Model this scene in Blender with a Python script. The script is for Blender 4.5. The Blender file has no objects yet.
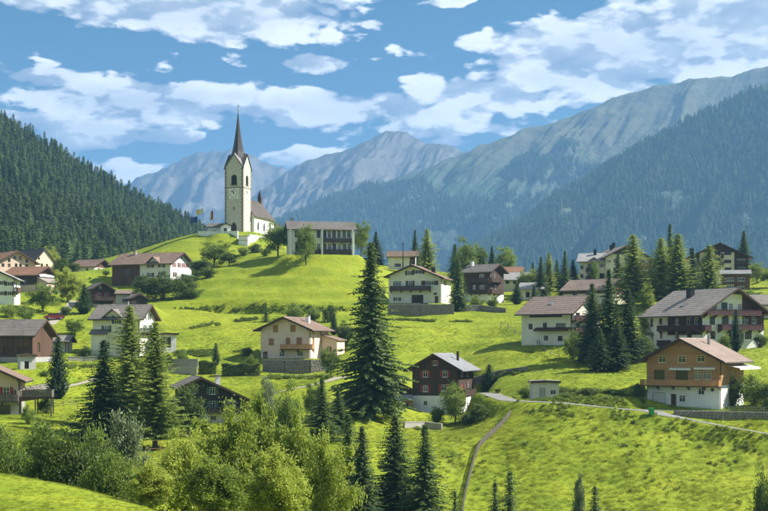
import bpy, bmesh, math, random
import numpy as np
from mathutils import Vector, Matrix

random.seed(7); rng = np.random.default_rng(11)
scene = bpy.context.scene
COL = scene.collection
R = math.radians

# ---------------------------------------------------------------- camera
F = 1280.0          # focal length in photo pixels
VH = 345.0          # photo row of the horizon
cam_d = bpy.data.cameras.new('camera'); cam = bpy.data.objects.new('camera', cam_d); COL.objects.link(cam)
cam_d.sensor_width = 36.0; cam_d.lens = F/768*36.0
cam_d.shift_y = (VH-255.5)/768
cam_d.clip_start = 0.5; cam_d.clip_end = 40000
cam.location = (0, 0, 0); cam.rotation_euler = (R(90), 0, 0)
scene.camera = cam

# ---------------------------------------------------------------- sun, sky, exposure
SUN_AZ, SUN_EL = 82.0, 43.0          # clockwise from the view direction
sv = Vector((math.sin(R(SUN_AZ))*math.cos(R(SUN_EL)), math.cos(R(SUN_AZ))*math.cos(R(SUN_EL)), math.sin(R(SUN_EL))))
sun_d = bpy.data.lights.new('sun', 'SUN'); sun_d.energy = 4.8; sun_d.angle = R(0.53); sun_d.color = (1, .955, .87)
sun = bpy.data.objects.new('sun', sun_d); COL.objects.link(sun); sun.rotation_euler = sv.to_track_quat('Z', 'Y').to_euler()
sun.location = (200, 0, 300)

world = bpy.data.worlds.new('World'); scene.world = world; world.use_nodes = True
world.cycles.sampling_method = 'MANUAL'; world.cycles.sample_map_resolution = 512
def nd(nt, t, **kw):
    n = nt.nodes.new(t)
    for k, v in kw.items():
        if k.startswith('i_'): n.inputs[k[2:].replace('_', ' ')].default_value = v
        else: setattr(n, k, v)
    return n
def math_(nt, op, a, b=None, clamp=False):
    n = nt.nodes.new('ShaderNodeMath'); n.operation = op; n.use_clamp = clamp
    for i, x in enumerate((a, b)):
        if x is None: continue
        if isinstance(x, (int, float)): n.inputs[i].default_value = x
        else: nt.links.new(x, n.inputs[i])
    return n.outputs[0]
def mixc(nt, fac, a, b, mode='MIX'):
    n = nt.nodes.new('ShaderNodeMix'); n.data_type = 'RGBA'; n.blend_type = mode
    for i, x in ((0, fac), (6, a), (7, b)):
        if isinstance(x, (int, float)): n.inputs[i].default_value = x
        elif isinstance(x, tuple): n.inputs[i].default_value = (*x[:3], 1)
        else: nt.links.new(x, n.inputs[i])
    return n.outputs[2]
def maprange(nt, v, a, b, c=0., d=1., smooth=True):
    n = nt.nodes.new('ShaderNodeMapRange'); n.interpolation_type = 'SMOOTHSTEP' if smooth else 'LINEAR'
    nt.links.new(v, n.inputs[0])
    for i, x in enumerate((a, b, c, d)): n.inputs[i+1].default_value = x
    return n.outputs[0]
def noise(nt, vec, scale, detail=6, rough=.55, dist=0.0):
    n = nt.nodes.new('ShaderNodeTexNoise')
    n.inputs['Scale'].default_value = scale; n.inputs['Detail'].default_value = detail
    n.inputs['Roughness'].default_value = rough; n.inputs['Distortion'].default_value = dist
    if vec is not None: nt.links.new(vec, n.inputs['Vector'])
    return n.outputs[0]

def build_sky():
    nt = world.node_tree; nt.nodes.clear()
    out = nt.nodes.new('ShaderNodeOutputWorld'); bg = nt.nodes.new('ShaderNodeBackground')
    bg.inputs[1].default_value = 0.15
    nt.links.new(bg.outputs[0], out.inputs[0])
    sky = nt.nodes.new('ShaderNodeTexSky'); sky.sky_type = 'NISHITA'; sky.sun_disc = False
    sky.sun_elevation = R(SUN_EL); sky.sun_rotation = R(SUN_AZ); sky.altitude = 1300
    sky.air_density = 1.0; sky.dust_density = .35; sky.ozone_density = 2.6
    tc = nt.nodes.new('ShaderNodeTexCoord')
    d = tc.outputs['Generated']
    sep = nt.nodes.new('ShaderNodeSeparateXYZ'); nt.links.new(d, sep.inputs[0])
    az = math_(nt, 'ARCTAN2', sep.outputs[0], sep.outputs[1])
    el = math_(nt, 'ARCSINE', sep.outputs[2])
    # cloud field: noise on the direction, flattened as cumulus seen towards the horizon
    mp = nt.nodes.new('ShaderNodeMapping'); mp.inputs['Scale'].default_value = (1, 1, 2.3); nt.links.new(d, mp.inputs[0])
    wv = mp.outputs[0]
    puff = []
    def field(vec):
        a = noise(nt, vec, 7.5, 4, .5, .1)
        vo = nt.nodes.new('ShaderNodeTexVoronoi'); vo.feature = 'F1'; vo.inputs['Scale'].default_value = 19; vo.inputs['Detail'].default_value = 2; vo.inputs['Roughness'].default_value = .55
        vo.normalize = True
        wob = nt.nodes.new('ShaderNodeVectorMath'); wob.operation = 'MULTIPLY_ADD'; nw = nt.nodes.new('ShaderNodeTexNoise'); nw.inputs['Scale'].default_value = 30; nw.inputs['Detail'].default_value = 2; nt.links.new(vec, nw.inputs['Vector'])
        nt.links.new(nw.outputs['Color'], wob.inputs[0]); wob.inputs[1].default_value = (.03, .03, .03); nt.links.new(vec, wob.inputs[2]); nt.links.new(wob.outputs[0], vo.inputs['Vector'])
        bil = math_(nt, 'SUBTRACT', .82, vo.outputs['Distance'])
        puff.append(bil); c = noise(nt, vec, 46, 5, .6)
        return math_(nt, 'ADD', math_(nt, 'ADD', math_(nt, 'MULTIPLY', a, .4), math_(nt, 'MULTIPLY', bil, .52)), math_(nt, 'MULTIPLY', c, .19))
    f0 = field(wv)
    off = nt.nodes.new('ShaderNodeVectorMath'); off.operation = 'ADD'; nt.links.new(wv, off.inputs[0])
    off.inputs[1].default_value = (.014, .002, .03)
    f1 = field(off.outputs[0])
    # where the cloud banks of that day hung: azimuth, elevation, widths (photo px / focal length), weight
    banks = [(205, 10, 135, 26, .27), (40, 78, 40, 11, .19), (140, 101, 88, 17, .25), (312, 65, 42, 12, .22), (360, 108, 130, 20, .24), (470, 92, 90, 26, .22),
             (420, 128, 120, 11, .17), (640, 45, 170, 30, .27), (735, 22, 120, 30, .25), (560, 74, 100, 22, .22), (85, 134, 60, 16, .21), (165, 138, 36, 9, .19),
             (288, 157, 34, 8, .22), (125, 170, 40, 13, .2), (455, 143, 30, 7, .17), (374, 24, 22, 7, .16), (445, 3, 26, 8, .17), (20, 122, 40, 10, .17), (245, 98, 40, 10, .17)]
    tot = None
    for (u, v, su, s_v, wgt) in banks:
        a0 = math.atan((u-384)/F); e0 = math.atan((VH-v)/F*math.cos(a0))
        da = math_(nt, 'DIVIDE', math_(nt, 'SUBTRACT', az, a0), su*.8/F)
        de = math_(nt, 'DIVIDE', math_(nt, 'SUBTRACT', el, e0), s_v*.78/F)
        q = math_(nt, 'ADD', math_(nt, 'MULTIPLY', da, da), math_(nt, 'MULTIPLY', de, de))
        g = math_(nt, 'MULTIPLY', math_(nt, 'EXPONENT', math_(nt, 'MULTIPLY', q, -.5)), wgt)
        tot = g if tot is None else math_(nt, 'MAXIMUM', tot, g)
    # cumulus everywhere, denser out of view to add white fill light; between the banks above, in that part of the sky, wide clear gaps
    wa = math_(nt, 'DIVIDE', az, .42); we = math_(nt, 'DIVIDE', math_(nt, 'SUBTRACT', el, .16), .17)
    gap = math_(nt, 'MULTIPLY', math_(nt, 'EXPONENT', math_(nt, 'MULTIPLY', math_(nt, 'ADD', math_(nt, 'MULTIPLY', wa, wa), math_(nt, 'MULTIPLY', we, we)), -.7)), .06)
    dens = math_(nt, 'SUBTRACT', math_(nt, 'ADD', f0, tot), gap)
    cover = maprange(nt, dens, .572, .618)
    # light on the cloud: the side turned to the sun is brighter, thick bases greyer
    lit = maprange(nt, math_(nt, 'SUBTRACT', f0, f1), -.04, .035)
    lit = math_(nt, 'ADD', math_(nt, 'MULTIPLY', lit, .62), math_(nt, 'MULTIPLY', maprange(nt, puff[0], .36, .66), .38))
    thick = maprange(nt, dens, .62, .86)
    ccol = mixc(nt, lit, (1.0, 1.2, 1.55), (4.3, 4.25, 4.15))
    ccol = mixc(nt, math_(nt, 'MULTIPLY', thick, .5), ccol, (1.45, 1.62, 1.95))
    # deep clear mountain sky
    hsv = nt.nodes.new('ShaderNodeHueSaturation'); hsv.inputs['Saturation'].default_value = 1.32; hsv.inputs['Value'].default_value = 0.19
    hsv.inputs['Hue'].default_value = .485
    nt.links.new(sky.outputs[0], hsv.inputs['Color'])
    res = mixc(nt, math_(nt, 'MULTIPLY', cover, .93), hsv.outputs[0], ccol)
    nt.links.new(res, bg.inputs[0])
build_sky()
scene.view_settings.view_transform = 'Standard'; scene.view_settings.look = 'None'
scene.view_settings.exposure = 1.32; scene.view_settings.gamma = 1.0; scene.view_settings.use_curve_mapping = False
scene.render.engine = 'CYCLES'
cy = scene.cycles
cy.use_denoising = True; cy.max_bounces = 6; cy.diffuse_bounces = 3; cy.glossy_bounces = 2; cy.transmission_bounces = 4
cy.transparent_max_bounces = 6; cy.volume_bounces = 1; cy.caustics_reflective = False; cy.caustics_refractive = False
cy.use_adaptive_sampling = True; cy.adaptive_threshold = 0.015; cy.sample_clamp_indirect = 6

# ---------------------------------------------------------------- helpers
def W(u, v, D): return Vector(((u-384)/F*D, D, (VH-v)/F*D))
def tag(o, label=None, cat=None, group=None, kind=None):
    if label: o['label'] = label
    if cat: o['category'] = cat
    if group: o['group'] = group
    if kind: o['kind'] = kind
    return o
def empty(name, loc=(0, 0, 0), rz=0.0, parent=None):
    o = bpy.data.objects.new(name, None); COL.objects.link(o); o.location = loc; o.rotation_euler = (0, 0, rz)
    o.empty_display_size = .3
    if parent: o.parent = parent
    return o
class MB:
    """collects shapes for one mesh"""
    def __init__(s): s.v = []; s.f = []
    def poly(s, pts):
        n = len(s.v); s.v += [tuple(p) for p in pts]; s.f.append(tuple(range(n, n+len(pts)))); return s
    def box(s, x0, y0, z0, x1, y1, z1, M=None):
        c = [Vector((x, y, z)) for z in (z0, z1) for x, y in ((x0, y0), (x1, y0), (x1, y1), (x0, y1))]
        if M: c = [M @ p for p in c]
        n = len(s.v); s.v += [tuple(p) for p in c]
        for q in ((3, 2, 1, 0), (4, 5, 6, 7), (0, 1, 5, 4), (1, 2, 6, 5), (2, 3, 7, 6), (3, 0, 4, 7)): s.f.append(tuple(n+i for i in q))
        return s
    def prism(s, prof, y0, y1, M=None, ax='y'):
        """closed outline in x,z pushed from y0 to y1"""
        n = len(s.v); k = len(prof)
        P = [Vector((x, y, z)) for y in (y0, y1) for x, z in prof]
        if M: P = [M @ p for p in P]
        s.v += [tuple(p) for p in P]
        for i in range(k):
            j = (i+1) % k; s.f.append((n+i, n+j, n+k+j, n+k+i))
        s.f.append(tuple(n+i for i in range(k-1, -1, -1))); s.f.append(tuple(n+k+i for i in range(k)))
        return s
    def tube(s, p0, p1, r0, r1, seg=8, cap=True):
        p0, p1 = Vector(p0), Vector(p1); d = (p1-p0).normalized()
        a = d.orthogonal().normalized(); b = d.cross(a); n = len(s.v)
        for p, r in ((p0, r0), (p1, r1)):
            for i in range(seg):
                t = 2*math.pi*i/seg; s.v.append(tuple(p + a*math.cos(t)*r + b*math.sin(t)*r))
        for i in range(seg):
            j = (i+1) % seg; s.f.append((n+i, n+j, n+seg+j, n+seg+i))
        if cap: s.f.append(tuple(n+i for i in range(seg-1, -1, -1))); s.f.append(tuple(n+seg+i for i in range(seg)))
        return s
    def mesh(s, name):
        m = bpy.data.meshes.new(name); m.from_pydata(s.v, [], s.f); m.update(); return m
    def build(s, name, material, parent=None, smooth=False):
        m = s.mesh(name)
        bm = bmesh.new(); bm.from_mesh(m); bmesh.ops.recalc_face_normals(bm, faces=bm.faces); bm.to_mesh(m); bm.free()
        m.materials.append(M_[material] if isinstance(material, str) else material)
        if smooth: m.polygons.foreach_set('use_smooth', [True]*len(m.polygons))
        o = bpy.data.objects.new(name, m); COL.objects.link(o)
        if parent: o.parent = parent
        return o
def np_mesh(name, V, Fq, material, smooth=True):
    """big meshes from numpy arrays, quads or triangles"""
    m = bpy.data.meshes.new(name); V = np.asarray(V, np.float32); Fq = np.asarray(Fq, np.int32); k = Fq.shape[1]
    m.vertices.add(len(V)); m.vertices.foreach_set('co', V.ravel())
    m.loops.add(Fq.size); m.loops.foreach_set('vertex_index', Fq.ravel())
    m.polygons.add(len(Fq)); m.polygons.foreach_set('loop_start', np.arange(0, Fq.size, k, dtype=np.int32))
    m.update(calc_edges=True); m.validate(clean_customdata=False)
    if smooth: m.polygons.foreach_set('use_smooth', np.ones(len(m.polygons), bool))
    m.materials.append(M_[material] if isinstance(material, str) else material)
    return m
def np_obj(name, V, Fq, material, parent=None, smooth=True):
    o = bpy.data.objects.new(name, np_mesh(name, V, Fq, material, smooth)); COL.objects.link(o)
    if parent: o.parent = parent
    return o
# smooth value noise in numpy
_perm = rng.random((256, 256))
def vnoise(x, y):
    xi = np.floor(x).astype(int); yi = np.floor(y).astype(int); fx = x-xi; fy = y-yi
    fx = fx*fx*fx*(fx*(fx*6-15)+10); fy = fy*fy*fy*(fy*(fy*6-15)+10)
    g = lambda a, b: _perm[a % 256, b % 256]
    return (g(xi, yi)*(1-fx)+g(xi+1, yi)*fx)*(1-fy)+(g(xi, yi+1)*(1-fx)+g(xi+1, yi+1)*fx)*fy
def fbm(x, y, o=5, g=.5):
    t = 0; a = 1; n = 0
    for i in range(o): t = t+a*vnoise(x*2**i+17.3*i, y*2**i+9.1*i); n += a; a *= g
    return t/n*2-1
def ridged(x, y, o=5, g=.5):
    t = 0; a = 1; n = 0
    for i in range(o): t = t+a*(1-np.abs(2*vnoise(x*2**i+31.7*i, y*2**i+5.9*i)-1)); n += a; a *= g
    return t/n
def sstep(a, b, x): t = np.clip((x-a)/(b-a), 0, 1); return t*t*(3-2*t)

# ---------------------------------------------------------------- materials
M_ = {}
def mat(name):
    m = bpy.data.materials.new(name); m.use_nodes = True; M_[name] = m
    nt = m.node_tree; return m, nt, nt.nodes['Principled BSDF']
def lin(c): return tuple(((x/255)/12.92 if x/255 <= .04045 else ((x/255+.055)/1.055)**2.4) for x in c)
def bump(nt, b, h, strength, dist):
    n = nt.nodes.new('ShaderNodeBump'); n.inputs['Strength'].default_value = strength; n.inputs['Distance'].default_value = dist
    nt.links.new(h, n.inputs['Height']); nt.links.new(n.outputs[0], b.inputs['Normal'])
def objc(nt, scale=(1, 1, 1), src='Object'):
    tc = nt.nodes.new('ShaderNodeTexCoord'); mp = nt.nodes.new('ShaderNodeMapping'); mp.inputs['Scale'].default_value = scale
    nt.links.new(tc.outputs[src], mp.inputs[0]); return mp.outputs[0]
def wpos(nt, scale=(1, 1, 1)):
    g = nt.nodes.new('ShaderNodeNewGeometry'); mp = nt.nodes.new('ShaderNodeMapping'); mp.inputs['Scale'].default_value = scale
    nt.links.new(g.outputs['Position'], mp.inputs[0]); return mp.outputs[0]
def plaster(name, c, dirt=.25):
    m, nt, b = mat(name); v = objc(nt)
    a = noise(nt, v, .7, 5, .6); s = noise(nt, objc(nt, (2.2, 2.2, .25)), 1.2, 4, .6)
    c1 = mixc(nt, maprange(nt, a, .35, .75), c, tuple(x*.86 for x in c))
    c2 = mixc(nt, math_(nt, 'MULTIPLY', maprange(nt, s, .52, .8), dirt), c1, tuple(x*.55 for x in c))
    nt.links.new(c2, b.inputs['Base Color']); b.inputs['Roughness'].default_value = .9
    bump(nt, b, noise(nt, v, 9, 4), .25, .03)
def timber(name, c, c2, axis='v', plank=.2):
    m, nt, b = mat(name)
    tc = nt.nodes.new('ShaderNodeTexCoord'); sp = nt.nodes.new('ShaderNodeSeparateXYZ'); nt.links.new(tc.outputs['Object'], sp.inputs[0])
    co = sp.outputs[2] if axis == 'h' else math_(nt, 'ADD', sp.outputs[0], sp.outputs[1])
    k = math_(nt, 'DIVIDE', co, plank); fr = math_(nt, 'FRACT', k); fl = math_(nt, 'FLOOR', k)
    wn = nt.nodes.new('ShaderNodeTexWhiteNoise'); wn.noise_dimensions = '1D'; nt.links.new(fl, wn.inputs['W'])
    g = noise(nt, objc(nt, (1, 1, 9) if axis == 'h' else (7, 7, .5)), 1.6, 5, .6)
    f = math_(nt, 'ADD', math_(nt, 'MULTIPLY', wn.outputs[0], .45), math_(nt, 'MULTIPLY', g, .6))
    col = mixc(nt, f, c, c2)
    gap = maprange(nt, math_(nt, 'ABSOLUTE', math_(nt, 'SUBTRACT', fr, .5)), .42, .49)
    nt.links.new(mixc(nt, math_(nt, 'MULTIPLY', gap, .75), col, tuple(x*.3 for x in c)), b.inputs['Base Color'])
    b.inputs['Roughness'].default_value = .75
    bump(nt, b, math_(nt, 'SUBTRACT', math_(nt, 'MULTIPLY', g, .3), gap), .5, .02)
def roofmat(name, c, c2, rough=.8, spec=.35):
    m, nt, b = mat(name)
    a = noise(nt, objc(nt), 1.4, 6, .65); s = noise(nt, objc(nt, (3, 9, 3)), .9, 3, .5); big = noise(nt, objc(nt), .25, 3)
    f = math_(nt, 'ADD', math_(nt, 'MULTIPLY', a, .5), math_(nt, 'ADD', math_(nt, 'MULTIPLY', s, .3), math_(nt, 'MULTIPLY', big, .3)))
    col = mixc(nt, maprange(nt, f, .38, .75), c, c2)
    lich = maprange(nt, noise(nt, objc(nt), 3.5, 6, .7), .62, .72)
    nt.links.new(mixc(nt, math_(nt, 'MULTIPLY', lich, .35), col, tuple(x*.5 for x in c)), b.inputs['Base Color'])
    b.inputs['Roughness'].default_value = rough; b.inputs['Specular IOR Level'].default_value = spec
    bump(nt, b, noise(nt, objc(nt, (1, 5, 1)), 2.5, 4), .4, .04)
def plain(name, c, rough=.6, metal=0, var=.2, sc=3.):
    m, nt, b = mat(name)
    n = noise(nt, objc(nt), sc, 4)
    nt.links.new(mixc(nt, n, tuple(x*(1+var) for x in c), tuple(x*(1-var) for x in c)), b.inputs['Base Color'])
    b.inputs['Roughness'].default_value = rough; b.inputs['Metallic'].default_value = metal
def leafmat(name, dark, light, trans=.35, sc=.5, tint=None, rnd=.35):
    m, nt, b = mat(name)
    n = noise(nt, wpos(nt), sc, 3, .6); oi = nt.nodes.new('ShaderNodeObjectInfo')
    f = math_(nt, 'ADD', math_(nt, 'MULTIPLY', n, 1-rnd), math_(nt, 'MULTIPLY', oi.outputs['Random'], rnd))
    fine = noise(nt, wpos(nt), 4.5, 2)
    col = mixc(nt, maprange(nt, math_(nt, 'ADD', math_(nt, 'MULTIPLY', f, .65), math_(nt, 'MULTIPLY', fine, .35)), .3, .68), dark, light)
    nt.links.new(col, b.inputs['Base Color']); b.inputs['Roughness'].default_value = .55; b.inputs['Specular IOR Level'].default_value = .3
    tr = nt.nodes.new('ShaderNodeBsdfTranslucent'); mx = nt.nodes.new('ShaderNodeMixShader'); mx.inputs[0].default_value = trans
    nt.links.new(mixc(nt, .5, col, tuple(min(1, x*1.5) for x in (tint or light))), tr.inputs[0])
    out = nt.nodes['Material Output']
    nt.links.new(b.outputs[0], mx.inputs[1]); nt.links.new(tr.outputs[0], mx.inputs[2]); nt.links.new(mx.outputs[0], out.inputs[0])
def grass_color(nt):
    p = wpos(nt)
    big = noise(nt, p, .035, 3, .5); mid = noise(nt, p, .22, 5, .6, .4); fine = noise(nt, p, 1.7, 5, .65)
    c = mixc(nt, maprange(nt, mid, .38, .66), (.165, .222, .011), (.25, .29, .016))
    c = mixc(nt, math_(nt, 'MULTIPLY', maprange(nt, big, .45, .7), .5), c, (.28, .31, .02))
    c = mixc(nt, math_(nt, 'MULTIPLY', maprange(nt, fine, .5, .72), .28), c, (.1, .165, .012))
    dry = maprange(nt, noise(nt, p, .09, 4, .6, .6), .62, .72)
    return mixc(nt, math_(nt, 'MULTIPLY', dry, .3), c, (.26, .25, .05)), fine, mid
def make_materials():
    plaster('plaster_white', (.75, .73, .68), .12); plaster('plaster_bright', (.84, .83, .8), .1)
    plaster('plaster_cream', (.74, .67, .51), .2); plaster('plaster_pink', (.75, .58, .47), .18)
    plaster('plaster_green', (.78, .75, .62), .15); plaster('plaster_beige', (.54, .495, .425), .3)
    plaster('plaster_pale', (.55, .54, .52), .4); plaster('plaster_grey', (.36, .35, .33), .4); plaster('plaster_rose', (.62, .47, .37), .25); plaster('plaster_yellow', (.72, .63, .42), .2)
    timber('timber_dark', (.03, .016, .01), (.085, .043, .025)); timber('timber_black', (.014, .010, .008), (.042, .028, .02), 'h', .25)
    timber('timber_brown', (.075, .035, .018), (.16, .078, .038)); timber('timber_red', (.052, .017, .012), (.115, .04, .025))
    timber('timber_honey', (.3, .15, .055), (.52, .29, .12), 'h', .24); timber('timber_honey_rail', (.4, .19, .065), (.6, .32, .125), 'v', .16)
    timber('timber_old', (.03, .017, .012), (.16, .075, .04), 'v', .3); timber('timber_grey', (.1, .085, .07), (.21, .18, .15))
    timber('timber_orange', (.3, .145, .04), (.45, .24, .075), 'h', .1); timber('timber_soffit', (.09, .05, .025), (.17, .095, .05))
    timber('timber_maroon', (.05, .012, .012), (.085, .022, .02), 'h', .12)
    roofmat('roof_brown', (.15, .1, .073), (.28, .195, .145)); roofmat('roof_terracotta', (.21, .105, .06), (.35, .19, .115))
    roofmat('roof_grey', (.2, .17, .145), (.36, .315, .275)); roofmat('roof_dark', (.03, .028, .03), (.07, .064, .066))
    roofmat('roof_light', (.27, .26, .25), (.44, .43, .41), .55); roofmat('roof_slate', (.115, .1, .088), (.225, .2, .178))
    roofmat('roof_mauve', (.19, .135, .11), (.33, .245, .2)); roofmat('roof_metal', (.17, .172, .178), (.3, .302, .305), .5, .4)
    roofmat('roof_church', (.06, .047, .042), (.125, .1, .09)); roofmat('shingle_dark', (.035, .028, .03), (.075, .06, .06), .5, .5)
    plain('paint_white', (.75, .74, .7), .5, 0, .06); plain('paint_cream', (.68, .6, .42), .5, 0, .06); plain('paint_green', (.045, .12, .07), .5); plain('paint_red', (.28, .025, .03), .5)
    plain('paint_dkgreen', (.022, .06, .035), .45); plain('paint_brown', (.085, .035, .02), .55); plain('paint_grey', (.3, .3, .3), .5)
    plain('concrete', (.33, .31, .28), .9, 0, .3, 1.2); plain('metal_grey', (.32, .33, .34), .4, .8); plain('metal_dark', (.03, .03, .032), .45, .6)
    plain('awning_white', (.72, .7, .66), .7, 0, .06); plain('rubber', (.015, .015, .015), .8); plain('stone_quoin', (.2, .165, .125), .9)
    plain('clock_white', (.78, .76, .7), .6, 0, .04); plain('clock_hand', (.02, .018, .015), .4); plain('dark_opening', (.012, .011, .01), .9)
    plain('car_dark', (.02, .023, .03), .25); plain('car_red', (.16, .015, .02), .3); plain('bin_green', (.03, .3, .06), .5)
    plain('flag_blue', (.015, .05, .2), .7); plain('flag_white', (.7, .68, .62), .7); plain('flag_red', (.45, .03, .03), .7); plain('gold', (.6, .42, .1), .35, 1)
    plain('soil', (.1, .07, .045), .95, 0, .4, .8)
    m, nt, b = mat('glass'); oi = nt.nodes.new('ShaderNodeObjectInfo')
    nt.links.new(mixc(nt, maprange(nt, oi.outputs['Random'], .6, .95), (.012, .015, .018), (.22, .21, .19)), b.inputs['Base Color'])
    b.inputs['Roughness'].default_value = .06; b.inputs['Specular IOR Level'].default_value = .6
    m, nt, b = mat('stone'); p = objc(nt); vr = nt.nodes.new('ShaderNodeTexVoronoi'); vr.inputs['Scale'].default_value = 1.3; nt.links.new(p, vr.inputs[0])
    nt.links.new(mixc(nt, noise(nt, p, 2.6, 5, .65), mixc(nt, vr.outputs['Color'], (.08, .074, .066), (.2, .18, .15)), (.36, .34, .3)), b.inputs['Base Color'])
    b.inputs['Roughness'].default_value = .95; bump(nt, b, noise(nt, p, 7, 5), .6, .05)
    m, nt, b = mat('asphalt'); p = wpos(nt)
    nt.links.new(mixc(nt, noise(nt, p, .6, 6, .65), (.13, .125, .12), (.25, .24, .225)), b.inputs['Base Color']); b.inputs['Roughness'].default_value = .92
    m, nt, b = mat('gravel'); p = wpos(nt)
    nt.links.new(mixc(nt, noise(nt, p, .9, 7, .7), (.2, .17, .125), (.46, .42, .35)), b.inputs['Base Color']); b.inputs['Roughness'].default_value = .95
    m, nt, b = mat('bark'); p = objc(nt, (6, 6, 1))
    nt.links.new(mixc(nt, noise(nt, p, 1.5, 5, .7), (.035, .025, .018), (.13, .1, .075)), b.inputs['Base Color']); b.inputs['Roughness'].default_value = .95
    plain('bark_grey', (.2, .17, .15), .9, 0, .3, 4)
    # meadow
    m, nt, b = mat('meadow'); c, fine, mid = grass_color(nt)
    nt.links.new(c, b.inputs['Base Color']); b.inputs['Roughness'].default_value = .85; b.inputs['Specular IOR Level'].default_value = .15
    p = wpos(nt); h = math_(nt, 'ADD', math_(nt, 'MULTIPLY', noise(nt, p, 1.1, 6, .7), .7), math_(nt, 'MULTIPLY', noise(nt, p, .35, 3), .6))
    bump(nt, b, h, .7, .4)
    m, nt, b = mat('grass_blade'); c, fine, mid = grass_color(nt); oi = nt.nodes.new('ShaderNodeObjectInfo')
    c = mixc(nt, math_(nt, 'MULTIPLY', oi.outputs['Random'], .55), c, (.32, .385, .045))
    gn = nt.nodes.new('ShaderNodeNewGeometry'); vm = nt.nodes.new('ShaderNodeVectorMath'); vm.operation = 'MULTIPLY_ADD'; nt.links.new(gn.outputs['Normal'], vm.inputs[0]); vm.inputs[1].default_value = (.45, .45, .45); vm.inputs[2].default_value = (0, -.12, .8)
    vn = nt.nodes.new('ShaderNodeVectorMath'); vn.operation = 'NORMALIZE'; nt.links.new(vm.outputs[0], vn.inputs[0]); nt.links.new(vn.outputs[0], b.inputs['Normal'])
    nt.links.new(c, b.inputs['Base Color']); b.inputs['Roughness'].default_value = .6; b.inputs['Specular IOR Level'].default_value = .25
    tr = nt.nodes.new('ShaderNodeBsdfTranslucent'); nt.links.new(c, tr.inputs[0]); mx = nt.nodes.new('ShaderNodeMixShader'); mx.inputs[0].default_value = .4
    nt.links.new(b.outputs[0], mx.inputs[1]); nt.links.new(tr.outputs[0], mx.inputs[2]); nt.links.new(mx.outputs[0], nt.nodes['Material Output'].inputs[0])
    # foliage
    leafmat('needle_spruce', (.028, .056, .018), (.11, .165, .04), .3, .9)
    leafmat('needle_larch', (.11, .16, .03), (.29, .34, .075), .48, .7)
    leafmat('needle_thuja', (.025, .055, .018), (.06, .105, .03), .25, .7)
    leafmat('needle_forest', (.03, .066, .025), (.13, .19, .06), .3, .03, None, .6)
    leafmat('needle_mountain', (.05, .1, .06), (.15, .22, .11), .3, .012, None, .5)  # far slopes: haze partly put into the colour as paler, bluer needles
    leafmat('needle_forest_pale', (.045, .085, .025), (.11, .15, .045), .3, .03, None, .6)
    leafmat('leaf_bright', (.08, .14, .016), (.38, .43, .07), .42, 1.1)
    leafmat('leaf_mid', (.07, .125, .018), (.235, .3, .055), .36, .6)
    leafmat('leaf_dark', (.038, .072, .015), (.135, .185, .036), .3, .6)
    leafmat('leaf_weed', (.08, .13, .016), (.18, .23, .03), .38, .8)
    leafmat('leaf_silver', (.1, .135, .06), (.26, .31, .16), .35, .6)
    # mountains
    m, nt, b = mat('forest_floor'); p = wpos(nt)
    nt.links.new(mixc(nt, noise(nt, p, .05, 6, .7), (.02, .04, .015), (.06, .08, .03)), b.inputs['Base Color']); b.inputs['Roughness'].default_value = .95
    def mountain_mat(name, tree0, tree1, forest, alp, rock, rockamt):
        m, nt, b = mat(name); p = wpos(nt); g = nt.nodes.new('ShaderNodeNewGeometry')
        s = nt.nodes.new('ShaderNodeSeparateXYZ'); nt.links.new(g.outputs['Position'], s.inputs[0])
        z = math_(nt, 'ADD', s.outputs[2], math_(nt, 'MULTIPLY', math_(nt, 'SUBTRACT', noise(nt, p, .004, 6, .65), .5), 420))
        alpf = maprange(nt, z, tree0, tree1)
        c = mixc(nt, alpf, mixc(nt, noise(nt, p, .02, 6, .7), tuple(x*.6 for x in forest), tuple(x*1.5 for x in forest)),
                 mixc(nt, noise(nt, p, .01, 6, .65), alp, tuple(x*.6 for x in alp)))
        n = nt.nodes.new('ShaderNodeSeparateXYZ'); nt.links.new(g.outputs['Normal'], n.inputs[0])
        st = maprange(nt, math_(nt, 'ADD', n.outputs[2], math_(nt, 'MULTIPLY', noise(nt, p, .012, 7, .7), .5)), .85, 1.12, 1, 0)
        c = mixc(nt, math_(nt, 'MULTIPLY', st, rockamt), c, mixc(nt, noise(nt, p, .03, 6, .7), rock, tuple(x*.55 for x in rock)))
        nt.links.new(c, b.inputs['Base Color']); b.inputs['Roughness'].default_value = .95; b.inputs['Specular IOR Level'].default_value = .1
        bump(nt, b, noise(nt, p, .012, 8, .65), .6, 25)
    mountain_mat('mountain_near', 640, 900, (.04, .075, .04), (.14, .14, .05), (.22, .2, .17), .25)
    mountain_mat('mountain_mid', 480, 700, (.04, .075, .04), (.125, .135, .065), (.2, .185, .155), .3)
    mountain_mat('mountain_far', 380, 640, (.025, .042, .022), (.1, .095, .055), (.21, .19, .17), .85)
make_materials()

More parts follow.
